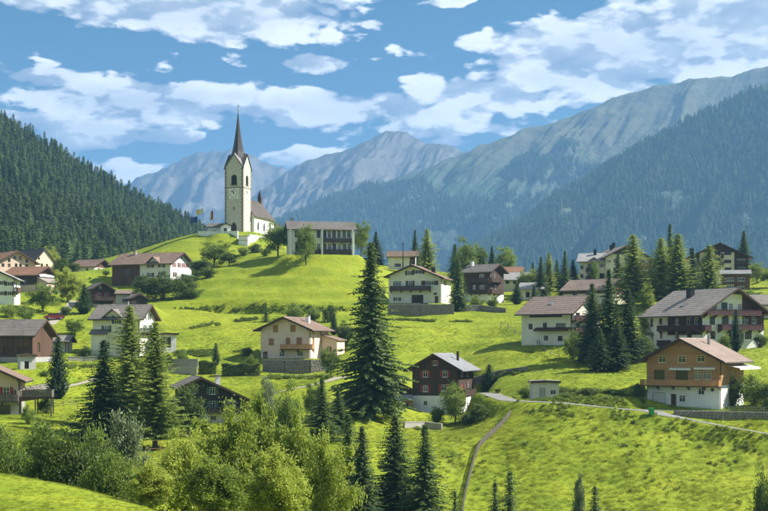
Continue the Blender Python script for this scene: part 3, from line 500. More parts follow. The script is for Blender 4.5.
def axis_coords(a, b, step, far0, far1):
    mid = list(np.arange(a, b+1e-6, step)); lo = []; s = step; p = a
    while p > far0: s *= 1.28; p -= s; lo.append(max(p, far0))
    hi = []; s = step; p = b
    while p < far1: s *= 1.28; p += s; hi.append(min(p, far1))
    return np.array(lo[::-1]+mid+hi)
GX = axis_coords(-135, 135, 1.2, -8400, 8400); GY = axis_coords(30, 420, 1.2, -1400, 9000)
XX, YY = np.meshgrid(GX, GY)
def far_height(x, y):
    z = -8-150*sstep(420, 1200, y)+.12*np.clip(-y, 0, 500)
    return z+6*fbm(x/180+3, y/180, 4)
def base_height(x, y):
    x = np.asarray(x, float); y = np.asarray(y, float); sh = x.shape
    xc = np.clip(x, -175, 175); yc = np.clip(y, -30, 465)
    near = tps(xc, yc).reshape(sh)
    dist = np.maximum(np.maximum(np.abs(x)-150, 0), np.maximum(np.maximum(-15-y, y-440), 0))
    w = 1-sstep(0, 160, dist)
    return near*w+far_height(x, y)*(1-w)
GZ = base_height(XX, YY)
inner = (np.abs(XX) < 200) & (YY > 20) & (YY < 480)
# hummocks, and the low banks of old hay terraces that run along the slope
GZ += inner*(.2*fbm(XX/9, YY/9, 4)+.08*fbm(XX/2.6+40, YY/2.6, 3))
def terrace(z, x, y):
    k = (z+1.2*fbm(x/40, y/40, 3))/3.2; f = k-np.floor(k)
    return (sstep(.72, 1.0, f)-f)*3.2*.3
tw = inner*sstep(-3.3, 1, GZ)*(1-sstep(20, 24, GZ))*sstep(-80, -60, XX)*(1-sstep(30, 45, XX))*sstep(240, 250, YY)
GZ += tw*terrace(GZ, XX, YY)
def gz(x, y):
    """height of the ground sheet, read from the mesh grid"""
    x = np.atleast_1d(np.asarray(x, float)); y = np.atleast_1d(np.asarray(y, float))
    i = np.clip(np.searchsorted(GX, x)-1, 0, len(GX)-2); j = np.clip(np.searchsorted(GY, y)-1, 0, len(GY)-2)
    fx = (x-GX[i])/(GX[i+1]-GX[i]); fy = (y-GY[j])/(GY[j+1]-GY[j])
    return GZ[j, i]*(1-fx)*(1-fy)+GZ[j, i+1]*fx*(1-fy)+GZ[j+1, i]*(1-fx)*fy+GZ[j+1, i+1]*fx*fy
def g1(x, y): return float(gz(x, y)[0])
def flatten_rect(cx, cy_, z, a, hw, hl, m, fall, lower=None):
    global GZ
    ca, sa = math.cos(a), math.sin(a)
    dx = XX-cx; dy = YY-cy_; lx = np.abs(ca*dx+sa*dy)-hw-m; ly = np.abs(-sa*dx+ca*dy)-hl-m
    d = np.hypot(np.maximum(lx, 0), np.maximum(ly, 0)); w = 1-sstep(0, fall, d)
    GZ[:] = GZ*(1-w)+z*w
for h in HS: flatten_rect(h['loc'].x, h['loc'].y, h['loc'].z, h['a'], h['w']/2, h['l']/2, .7, 4.5)
flatten_rect(W(244, 232.5, 392).x, 392, W(240, 232.5, 380).z, R(-12), 6, 13, 1, 5)
def hit(u, v, d0=40., d1=470.):
    """first point where the sight line through a photo pixel meets the ground"""
    D = np.arange(d0, d1, .4); z = gz((u-384)/F*D, D); k = np.nonzero(z >= (VH-v)/F*D)[0]
    d = D[k[0]] if len(k) else d1
    return Vector(((u-384)/F*d, d, g1((u-384)/F*d, d)))
def smooth_line(P, n=10):
    P = [Vector(p) for p in P]; P = [P[0]*2-P[1]]+P+[P[-1]*2-P[-2]]; out = []
    for i in range(1, len(P)-2):
        for k in range(n):
            t = k/n; a, b, c, d = P[i-1:i+3]
            out.append(.5*((2*b)+(c-a)*t+(2*a-5*b+4*c-d)*t*t+(3*b-a-3*c+d)*t**3))
    out.append(P[-2]); return out
ROADS = []
def road(name, pts, width, material, label=None):
    line = smooth_line(pts, 12); ROADS.append((name, line, width, material))
    L = np.array([tuple(p) for p in line]); x0, x1 = L[:, 0].min()-8, L[:, 0].max()+8; y0, y1 = L[:, 1].min()-8, L[:, 1].max()+8
    ii = np.nonzero((GX > x0) & (GX < x1))[0]; jj = np.nonzero((GY > y0) & (GY < y1))[0]
    sx = XX[np.ix_(jj, ii)]; sy = YY[np.ix_(jj, ii)]; best = np.full(sx.shape, 1e9); zz = np.zeros(sx.shape)
    for a, b in zip(L[:-1], L[1:]):
        ab = b[:2]-a[:2]; t = np.clip(((sx-a[0])*ab[0]+(sy-a[1])*ab[1])/(ab@ab+1e-9), 0, 1)
        d = np.hypot(sx-a[0]-t*ab[0], sy-a[1]-t*ab[1]); m = d < best; best = np.where(m, d, best); zz = np.where(m, a[2]+t*(b[2]-a[2]), zz)
    w = 1-sstep(width/2+.7, width/2+2.6, best); GZ[np.ix_(jj, ii)] = GZ[np.ix_(jj, ii)]*(1-w)+zz*w
BANKS = []
def bank(pts, rise, width):
    L = np.array([tuple(hit(u, v, d0)) for u, v, d0 in pts]); BANKS.append(L)
    best = np.full(XX.shape, 1e9); side = np.zeros(XX.shape)
    for a, b in zip(L[:-1], L[1:]):
        ab = b[:2]-a[:2]; t = np.clip(((XX-a[0])*ab[0]+(YY-a[1])*ab[1])/(ab@ab+1e-9), 0, 1); dx = XX-a[0]-t*ab[0]; dy = YY-a[1]-t*ab[1]
        d = np.hypot(dx, dy); m = d < best; best = np.where(m, d, best); side = np.where(m, np.sign(dy), side)
    sd = best*side
    ends = np.minimum(np.hypot(XX-L[0][0], YY-L[0][1]), np.hypot(XX-L[-1][0], YY-L[-1][1])); rise = rise*sstep(2, 14, ends)
    GZ[:] += np.where(sd > 0, 1, -1)*rise*.5*sstep(0, .7, best)*(1-sstep(.7, width, best))
bank([(172, 309.5, 260), (188, 309, 260), (215, 308, 260), (255, 307.5, 260), (300, 308, 260), (345, 309, 255)], 2.2, 7)
bank([(190, 329, 240), (210, 325, 240), (235, 321, 240), (258, 319, 240)], 1.2, 5)
bank([(172, 354, 225), (205, 353, 225), (250, 352, 225)], 1.4, 5)
bank([(395, 320, 255), (430, 321, 255), (470, 322, 255)], .9, 5)
road('road', [W(488, 393, 203), W(503, 398.5, 196), W(515, 401, 190), W(560, 403, 187), W(600, 407, 185), W(640, 411, 184), W(680, 418, 181.5), W(768, 434, 178), W(880, 450, 175)], 3.0, 'asphalt')
road('driveway', [W(632, 409.8, 185.5), W(660, 410.5, 187), W(700, 411.3, 187.2), W(768, 413, 186.5), W(880, 415, 186)], 3.4, 'asphalt')
road('path', [hit(232, 408, 190), hit(247, 404, 190), hit(264, 397, 190), hit(285, 391, 190), hit(306, 387, 190), hit(330, 381, 195), hit(345, 377, 200)], 1.5, 'gravel')
road('path', [hit(262, 377, 205), hit(285, 375.5, 210), hit(310, 376, 210), hit(335, 377.5, 205)], 1.6, 'gravel')
road('path', [hit(50, 392, 185), hit(62, 388, 188), hit(80, 384, 192), hit(97, 379, 200)], 1.5, 'gravel')
road('lane', [hit(50, 325, 240), hit(60, 316, 250), hit(68, 308, 260), hit(74, 301, 270)], 2.0, 'gravel')
_jj = (YY < 480) & (YY > 20) & (np.abs(XX) < 200)
def build_ground():
    ny, nx = XX.shape; idx = np.arange(nx*ny).reshape(ny, nx)
    q = np.stack([idx[:-1, :-1], idx[:-1, 1:], idx[1:, 1:], idx[1:, :-1]], -1).reshape(-1, 4)
    o = np_obj('ground', np.c_[XX.ravel(), YY.ravel(), GZ.ravel()], q, 'meadow'); tag(o, kind='structure')
    for name, line, wd, material in ROADS:
        V = []; Fq = []; n = len(line); segs = 4
        for i, p in enumerate(line):
            t = (line[min(i+1, n-1)]-line[max(i-1, 0)]); s = Vector((-t.y, t.x, 0)).normalized()
            for k in range(segs+1):
                q_ = p+s*((k/segs-.5)*wd*(1+.06*math.sin(i*1.3+k))); V.append((q_.x, q_.y, max(p.z, g1(q_.x, q_.y))+.05))
        for i in range(n-1):
            for k in range(segs): a = i*(segs+1)+k; Fq.append((a, a+1, a+segs+2, a+segs+1))
        tag(np_obj(name, V, Fq, material), kind='structure')
build_ground()

# ---------------------------------------------------------------- house builder
STY = {  # frame, shutter, panel instead of glass
 'w': ('paint_white', None, None), 'dk': ('paint_brown', None, None), 'hw': ('paint_cream', None, None), 'wg': ('paint_white', 'paint_green', None),
 'wr': ('paint_white', 'paint_red', None), 'wb': ('paint_white', 'paint_brown', None), 'wb2': ('paint_brown', None, None), 'wo': ('timber_orange', None, 'timber_orange'),
 'garage': ('paint_grey', None, 'paint_white'), 'garage_dark': ('paint_brown', None, 'timber_dark'), 'door': ('timber_honey_rail', None, 'timber_brown'),
 'door_grey': ('paint_grey', None, 'paint_grey'), 'barn': ('timber_dark', None, 'timber_dark')}
def clip_half(poly, a, b, c):
    """keep a*s + b*z <= c"""
    out = []
    for i, p in enumerate(poly):
        q = poly[(i+1) % len(poly)]; dp = a*p[0]+b*p[1]-c; dq = a*q[0]+b*q[1]-c
        if dp <= 1e-9: out.append(p)
        if (dp < -1e-9 and dq > 1e-9) or (dp > 1e-9 and dq < -1e-9):
            t = dp/(dp-dq); out.append((p[0]+(q[0]-p[0])*t, p[1]+(q[1]-p[1])*t))
    return out
def saw(x0, z0, x1, z1, th, n, lift=.045):
    """outline of one tiled roof slope from ridge to eave with overlapping courses"""
    top = []
    for k in range(n):
        a, b = k/n, (k+1)/n
        top.append((x0+(x1-x0)*a, z0+(z1-z0)*a+th)); top.append((x0+(x1-x0)*b, z0+(z1-z0)*b+th+lift))
    return top+[(x1, z1), (x0, z0)]
def build_house(h):
    w, l, zr, tn, rx = h['w'], h['l'], h['zr'], h['tan'], h['rx']
    root = empty(h['name'], h['loc'], h['a']); tag(root, h['label'], h['cat'], h['group'])
    Mw = Matrix.Translation(h['loc']) @ Matrix.Rotation(h['a'], 4, 'Z'); Mi = Mw.inverted()
    zs = lambda x: zr-tn*abs(x-rx)
    DEP = -2.5
    FA = {'F': ((-w/2, -l/2), (1, 0), (0, -1), w), 'R': ((w/2, -l/2), (0, 1), (1, 0), l), 'B': ((w/2, l/2), (-1, 0), (0, 1), w), 'L': ((-w/2, l/2), (0, -1), (-1, 0), l)}
    def pt(f, s, z, d=0.0):   # d > 0 stands out of the wall
        o, r, n, _ = FA[f]; return Vector((o[0]+r[0]*s+n[0]*d, o[1]+r[1]*s+n[1]*d, z))
    def pix(f, x, y, d=0.0):
        u, v = cp(h['crop'], x, y); dr = Mi.to_3x3() @ Vector(((u-384)/F, 1, (VH-v)/F)); c0 = Mi @ Vector((0, 0, 0))
        o, r, n, _ = FA[f]; P0 = pt(f, 0, 0, d); nn = Vector((n[0], n[1], 0)); t = (P0-c0).dot(nn)/dr.dot(nn); P = c0+dr*t
        return (P-P0).dot(Vector((r[0], r[1], 0))), P.z
    def fbox(m, f, s0, s1, z0, z1, d0, d1):
        c = [pt(f, s, z, d) for d in (d0, d1) for s, z in ((s0, z0), (s1, z0), (s1, z1), (s0, z1))]; n = len(m.v); m.v += [tuple(p) for p in c]
        for q in ((0, 1, 2, 3), (7, 6, 5, 4), (0, 4, 5, 1), (1, 5, 6, 2), (2, 6, 7, 3), (3, 7, 4, 0)): m.f.append(tuple(n+i for i in q))
    top = {'F': lambda s: zs(-w/2+s), 'B': lambda s: zs(w/2-s), 'R': lambda s: zs(w/2), 'L': lambda s: zs(-w/2)}
    # windows in wall coordinates
    wins = []
    for t in h['wins']:
        f, a, b, ww, hh, st = t[:6]
        s, z = (a, b) if len(t) > 6 else pix(f, a, b)
        fw = FA[f][3]
        if ww > fw-.4: continue
        s = min(max(s, ww/2+.2), fw-ww/2-.2)
        z = min(z, min(top[f](s-ww/2), top[f](s+ww/2))-hh/2-.12); z = max(z, hh/2+.02)
        if any(q[0] == f and abs(q[1]-s) < (q[3]+ww)/2+.06 and abs(q[2]-z) < (q[4]+hh)/2+.06 for q in wins): continue
        wins.append((f, s, z, ww, hh, st))
    # walls with real openings
    walls = {}
    REC = .17
    for f, (o, r, n, fw) in FA.items():
        zn = [q for q in h['zones'] if q[0] == f]; fwin = [q for q in wins if q[0] == f]
        S = {0., fw}; Z = {DEP, 0., zr+1}
        for q in fwin: S |= {q[1]-q[3]/2, q[1]+q[3]/2}; Z |= {q[2]-q[4]/2, q[2]+q[4]/2}
        for q in zn: S |= {min(max(q[1], 0), fw), min(max(q[2], 0), fw)}; Z |= {min(q[3], zr+1), min(q[4], zr+1)}
        for b in h['bands']: Z |= {min(b[0], zr+1), min(b[1], zr+1)}
        S = sorted(S); Z = sorted(Z)
        for s0, s1 in zip(S[:-1], S[1:]):
            if s1-s0 < 1e-5: continue
            for z0, z1 in zip(Z[:-1], Z[1:]):
                sm, zm = (s0+s1)/2, (z0+z1)/2
                if z1-z0 < 1e-5 or any(abs(sm-q[1]) < q[3]/2 and abs(zm-q[2]) < q[4]/2 for q in fwin): continue
                poly = [(s0, z0), (s1, z0), (s1, z1), (s0, z1)]
                if f in 'FB':
                    sr = (w/2+rx) if f == 'F' else (w/2-rx)
                    poly = clip_half(poly, -tn, 1, zr-tn*sr); poly = clip_half(poly, tn, 1, zr+tn*sr)
                else: poly = clip_half(poly, 0, 1, top[f](0))
                if len(poly) < 3: continue
                mt = next((b[2] for b in h['bands'] if b[0] <= max(zm, .001) < b[1]), h['bands'][0][2])
                for q in zn:
                    if q[1] < sm < q[2] and q[3] < zm < q[4]: mt = q[5]
                walls.setdefault(mt, MB()).poly([pt(f, *p) for p in poly])
        for q in fwin:
            mt = next((b[2] for b in h['bands'] if b[0] <= q[2] < b[1]), h['bands'][0][2])
            s0, s1, z0, z1 = q[1]-q[3]/2, q[1]+q[3]/2, q[2]-q[4]/2, q[2]+q[4]/2; m = walls.setdefault(mt, MB())
            for (a, b), (c, d) in (((s0, z0), (s1, z0)), ((s1, z0), (s1, z1)), ((s1, z1), (s0, z1)), ((s0, z1), (s0, z0))):
                m.poly([pt(f, a, b), pt(f, c, d), pt(f, c, d, -REC), pt(f, a, b, -REC)])
    wall_objs = []
    for mt, m in walls.items():
        me = m.mesh('wall'); me.materials.append(M_[mt]); o = bpy.data.objects.new('wall', me); COL.objects.link(o); o.parent = root; wall_objs.append(o)
    # windows, doors
    for f, s, z, ww, hh, st in wins:
        fr, sh, pan = STY[st]; s0, s1, z0, z1 = s-ww/2, s+ww/2, z-hh/2, z+hh/2; b = .075
        m = MB()
        fbox(m, f, s0, s1, z1-b, z1, -REC, -.06); fbox(m, f, s0, s1, z0, z0+b, -REC, -.06); fbox(m, f, s0, s0+b, z0+b, z1-b, -REC, -.06); fbox(m, f, s1-b, s1, z0+b, z1-b, -REC, -.06)
        if pan is None:
            nb = max(1, round(ww/.75)) if ww > .65 else 1
            for k in range(1, nb+(1 if nb == 1 and ww > .65 else 0)):
                c = s0+ww*k/max(nb, 2); fbox(m, f, c-.03, c+.03, z0+b, z1-b, -REC, -.075)
            if hh > .95: fbox(m, f, s0+b, s1-b, z0+hh*.66-.025, z0+hh*.66+.025, -REC, -.08)
        nm = {'garage': 'garage_door', 'garage_dark': 'garage_door', 'door': 'door', 'door_grey': 'door', 'barn': 'barn_door'}.get(st, 'window')
        wo = m.build(nm, fr, root)
        m = MB(); fbox(m, f, s0+b*.5, s1-b*.5, z0+b*.5, z1-b*.5, -REC+.005, -.115); m.build('pane' if pan is None else 'panel', 'glass' if pan is None else pan, wo)
        if nm == 'window' and st in ('w', 'wg', 'wr', 'wb', 'wo', 'hw'):
            m = MB(); fbox(m, f, s0-.06, s1+.06, z0-.07, z0-.004, -.05, .07); m.build('sill', fr, wo)
        if sh:
            for sg in (-1, 1):
                a = s0-.03 if sg < 0 else s1+.03; c = a+sg*max(.34, ww*.5); a, c = min(a, c), max(a, c)
                m = MB(); fbox(m, f, a, c, z0-.02, z1+.02, .02, .055)
                k = 6
                for i in range(k):
                    zz0 = z0+.06+(hh-.12)*i/k; fbox(m, f, a+.06, c-.06, zz0, zz0+(hh-.12)/k*.6, .055, .07)
                m.build('shutter', sh, wo)
        if st == 'garage':
            m = MB()
            for i in range(1, 4): fbox(m, f, s0+b, s1-b, z0+hh*i/4-.015, z0+hh*i/4+.015, -.11, -.1)
            m.build('panel_joint', 'paint_grey', wo)
    # roof
    oL, oR, gF, gB = h['over']; th = .17
    xl, xr = -w/2-oL, w/2+oR; y0, y1 = -l/2-gF, l/2+gB
    n = lambda d: max(5, int(d/.42))
    zl, zR = zs(xl), zs(xr)
    m = MB(); m.prism(saw(rx, zr+.02, xl, zl+.02, th, n(rx-xl)), y0, y1); m.prism(saw(rx, zr+.02, xr, zR+.02, th, n(xr-rx)), y0, y1)
    roof = m.build('roof', h['roof'], root)
    m = MB(); t2 = .05
    for xe, ze in ((xl, zl), (xr, zR)): m.prism([(rx, zr-t2), (rx, zr+.018), (xe-.01*np.sign(xe-rx), ze+.018), (xe-.01*np.sign(xe-rx), ze-t2)], y0+.03, y1-.03)
    m.build('soffit', 'timber_soffit', roof)
    for yy in (y0, y1):
        for xe, ze in ((xl, zl), (xr, zR)):
            m = MB(); m.prism([(rx, zr-.14), (rx, zr+th+.04), (xe, ze+th+.06), (xe, ze-.12)], yy-.035, yy+.035); m.build('barge_board', 'timber_dark', roof)
    m = MB(); m.prism([(rx-.16, zr+th-.06), (rx, zr+th+.1), (rx+.16, zr+th-.06)], y0, y1); m.build('ridge_cap', h['roof'], roof)
    if h['D'] < 330 and tn > .2:
        for px in ((rx), -w/2+.02, w/2-.02):
            m = MB(); zt = zs(px)-t2; m.box(px-.11, y0+.25, zt-.26, px+.11, -l/2+.02, zt-.01); m.build('purlin', 'timber_soffit', roof)
    if h['D'] < 300 and tn > .2:
        for xe, ze, sg in ((xl, zl, -1), (xr, zR, 1)):
            m = MB(); m.tube((xe+sg*.06, y0+.05, ze+.02), (xe+sg*.06, y1-.05, ze+.02), .07, .07, 6); m.build('gutter', 'metal_dark', roof)
    if h['D'] < 300 and tn > .2:
        for xc, zc_ in ((-w/2-.07, zs(-w/2)), (w/2+.07, zs(w/2))):
            m = MB(); m.tube((xc, -l/2+.18, -.3), (xc, -l/2+.18, zc_-.35), .05, .05, 6); m.build('downpipe', 'metal_dark', root)
    for (cx, cy_, ch, cm, cw) in h['chims']:
        zb = zs(cx)-.3; zt = zs(cx)+ch+.25
        m = MB(); m.box(cx-cw/2, cy_-cw/2, zb, cx+cw/2, cy_+cw/2, zt); c = m.build('chimney', cm, roof)
        m = MB(); m.box(cx-cw/2-.08, cy_-cw/2-.08, zt, cx+cw/2+.08, cy_+cw/2+.08, zt+.08)
        for sx in (-1, 1):
            for sy in (-1, 1): m.box(cx+sx*cw*.36-.04, cy_+sy*cw*.36-.04, zt+.08, cx+sx*cw*.36+.04, cy_+sy*cw*.36+.04, zt+.26)
        m.box(cx-cw/2-.06, cy_-cw/2-.06, zt+.26, cx+cw/2+.06, cy_+cw/2+.06, zt+.32); m.build('chimney_cap', 'concrete' if cm != 'metal_dark' else cm, c)
    for (sd, sy, up) in h['skys']:
        sg = -1 if sd == 'L' else 1; yc = l/2-sy if sd == 'L' else -l/2+sy; xe = sg*(w/2-up*.8)
        ang = math.atan(tn)*sg; Mx = Matrix.Translation((xe, yc, zs(xe)+th+.03)) @ Matrix.Rotation(ang, 4, 'Y')
        m = MB(); m.box(-.65, -.5, 0, .65, .5, .1, Mx); sk = m.build('skylight', 'metal_grey', roof)
        m = MB(); m.box(-.55, -.4, .1, .55, .4, .13, Mx); m.build('pane', 'glass', sk)
    # dormers: small cross gables flush with the eaves wall
    for (f, s, dw, rise) in h['dorms']:
        o, r, nn, fw = FA[f]; ze = top[f](0); za = ze+rise; tt = rise/(dw/2)
        sg = -1 if f == 'L' else 1; yc = pt(f, s, 0).y
        depth = (za-ze)/tn+.2
        D_ = empty('dormer', parent=root)
        m = MB(); m.poly([pt(f, s-dw/2, ze-.6, .03), pt(f, s+dw/2, ze-.6, .03), pt(f, s+dw/2, ze, .03), pt(f, s, za, .03), pt(f, s-dw/2, ze, .03)])
        for a in (-1, 1): m.poly([pt(f, s+a*dw/2, ze-.6, .03), pt(f, s+a*dw/2, ze, .03), pt(f, s+a*dw/2, ze-.3, -1), pt(f, s+a*dw/2, ze-.6, -1)])
        m.build('wall', h['bands'][-1][2], D_)
        for a in (-1, 1):
            e = dw/2+.45; m = MB(); dd = .75
            P = [pt(f, s, za+.02, dd), pt(f, s, za+.02, -depth-.5), pt(f, s+a*e, za-tt*e+.02, -depth+e*tt/tn-.5), pt(f, s+a*e, za-tt*e+.02, dd)]
            Q = [p+Vector((0, 0, th)) for p in P]; k = len(m.v); m.v += [tuple(p) for p in P+Q]
            for q in ((3, 2, 1, 0), (4, 5, 6, 7), (0, 1, 5, 4), (1, 2, 6, 5), (2, 3, 7, 6), (3, 0, 4, 7)): m.f.append(tuple(k+i for i in q))
            m.build('roof', h['roof'], D_)
        if rise > .9:
            m = MB(); fbox(m, f, s-.4, s+.4, ze-.25, ze+.5, .03, .08); fo = m.build('window', 'paint_white', D_); m = MB(); fbox(m, f, s-.33, s+.33, ze-.18, ze+.43, .07, .09); m.build('pane', 'glass', D_)
    # balconies
    for bt in h['bals']:
        f, x0, x1, y, dep, rm = bt[:6]
        if len(bt) > 6: a, b, za, zb = x0, x1, y, y
        else: a, za = pix(f, x0, y, dep*.5); b, zb = pix(f, x1, y, dep*.5); a, b = min(a, b), max(a, b)
        zf = max((za+zb)/2, .15)
        a = max(a, -dep); b = min(b, FA[f][3]+(dep if f == 'F' else .0))
        if b-a < .6: continue
        m = MB(); fbox(m, f, a, b, zf, zf+.14, .004, dep); bo = m.build('balcony', 'timber_dark' if rm != 'paint_white' else 'concrete', root)
        m = MB()
        def run(p0, p1):
            L = (p1-p0).length; k = max(2, int(L/.17)); d = (p1-p0)/L; nrm = Vector((-d.y, d.x, 0))
            for i in range(k):
                c = p0+d*((i+.5)*L/k); hw = L/k*.42; q = [c-d*hw-nrm*.012, c+d*hw-nrm*.012, c+d*hw+nrm*.012, c-d*hw+nrm*.012]
                kk = len(m.v); m.v += [(p.x, p.y, zf+.12+random.uniform(0, .015)) for p in q]+[(p.x, p.y, zf+.97) for p in q]
                for g in ((4, 5, 6, 7), (0, 1, 5, 4), (1, 2, 6, 5), (2, 3, 7, 6), (3, 0, 4, 7)): m.f.append(tuple(kk+i2 for i2 in g))
            kk = len(m.v); q = [p0-nrm*.05, p1-nrm*.05, p1+nrm*.05, p0+nrm*.05]; m.v += [(p.x, p.y, zf+.97) for p in q]+[(p.x, p.y, zf+1.05) for p in q]
            for g in ((3, 2, 1, 0), (4, 5, 6, 7), (0, 1, 5, 4), (1, 2, 6, 5), (2, 3, 7, 6), (3, 0, 4, 7)): m.f.append(tuple(kk+i2 for i2 in g))
        e = .06; run(pt(f, a+e, 0, dep-e), pt(f, b-e, 0, dep-e)); run(pt(f, a+e, 0, .02), pt(f, a+e, 0, dep-e)); run(pt(f, b-e, 0, .02), pt(f, b-e, 0, dep-e))
        m.build('railing', rm, bo)
        if dep > 2:
            for s_ in (a+.15, b-.15):
                for d_ in (dep-.15, dep*.5):
                    m = MB(); fbox(m, f, s_-.09, s_+.09, -1.5, zf-.003, d_-.09, d_+.09); m.build('post', rm, bo)
        nb = max(2, int((b-a)/2.4)+1)
        for i in range(nb):
            s = a+.15+(b-a-.3)*i/(nb-1); m = MB(); c = [pt(f, s-.06, zf-.02, .02), pt(f, s-.06, zf-.02, dep*.9), pt(f, s-.06, zf-.55, .02)]; c2 = [p+(pt(f, s+.06, 0)-pt(f, s-.06, 0)) for p in c]
            m.poly(c); m.poly(c2[::-1]); m.poly([c[0], c[1], c2[1], c2[0]]); m.poly([c[1], c[2], c2[2], c2[1]]); m.build('bracket', 'timber_soffit', bo)
    for (f, x0, x1, y, dep, am) in h['awns']:
        a, za = pix(f, x0, y); b, zb = pix(f, x1, y); a, b = min(a, b), max(a, b); z = (za+zb)/2+.25
        a = max(a, 0); b = min(b, FA[f][3]) if f != 'R' else b
        if b-a < .4: continue
        m = MB(); dz = .45 if dep > .8 else .12; P = [pt(f, a, z, .02), pt(f, b, z, .02), pt(f, b, z-dz, dep), pt(f, a, z-dz, dep)]; Q = [p+Vector((0, 0, .06)) for p in P]; m.v += [tuple(p) for p in P+Q]
        for q in ((3, 2, 1, 0), (4, 5, 6, 7), (0, 1, 5, 4), (1, 2, 6, 5), (2, 3, 7, 6), (3, 0, 4, 7)): m.f.append(q)
        fbox(m, f, a, b, z-dz-.2, z-dz-.01, dep-.02, dep); m.build('awning' if am == 'awning_white' else 'canopy', am, root)
    for (f, x, zt) in h['pillars']:
        s, z = pix(f, x, 180); m = MB(); fbox(m, f, s-.22, s+.22, -1.5, zt-.15, .01, 1.0); m.build('pillar', 'plaster_bright', root)
    for (x0, x1, ya, yb, zlo, zhi, dr, wm, rm, ws) in h['exts']:
        E = empty('annex', parent=root)
        z00 = zhi if dr in ('x', '-y') else zlo
        zf = (lambda x, y: zhi+(zlo-zhi)*((x-x0)/(x1-x0))) if dr == 'x' else (lambda x, y: zlo+(zhi-zlo)*((x-x0)/(x1-x0))) if dr == '-x' else (lambda x, y: zlo+(zhi-zlo)*((y-ya)/(yb-ya)))
        c = [(x0, ya), (x1, ya), (x1, yb), (x0, yb)]; m = MB()
        for i in range(4):
            p, q = c[i], c[(i+1) % 4]; m.poly([(*p, -2), (*q, -2), (*q, zf(*q)), (*p, zf(*p))])
        m.build('wall', wm, E)
        e = .35; k = [(x0-e, ya-e), (x1+e, ya-e), (x1+e, yb+(e if dr != '-y' else -.02)), (x0-(e if dr != 'x' else -.02), yb+(e if dr != '-y' else -.02))]
        if dr == 'x': k[0] = (x0+.02, ya-e)
        if dr == '-x': k[1] = (x1-.02, ya-e); k[2] = (x1-.02, yb+e)
        m = MB(); P = [Vector((*p, zf(*p)+.01)) for p in k]; Q = [p+Vector((0, 0, .14)) for p in P]; m.v += [tuple(p) for p in P+Q]
        for q in ((3, 2, 1, 0), (4, 5, 6, 7), (0, 1, 5, 4), (1, 2, 6, 5), (2, 3, 7, 6), (3, 0, 4, 7)): m.f.append(q)
        m.build('roof', rm, E)
        if ws:
            nn = max(1, int((x1-x0)/2))
            for i in range(nn):
                xc = x0+(x1-x0)*(i+.5)/nn; zc = zlo*.5
                m = MB(); m.box(xc-.5, ya-.05, zc-.5, xc+.5, ya-.004, zc+.5); wo = m.build('window', STY[ws][0], E)
                m = MB(); m.box(xc-.43, ya-.06, zc-.43, xc-.03, ya-.045, zc+.43); m.box(xc+.03, ya-.06, zc-.43, xc+.43, ya-.045, zc+.43); m.build('pane', 'glass', E)
    return root
for h in HS: build_house(h)

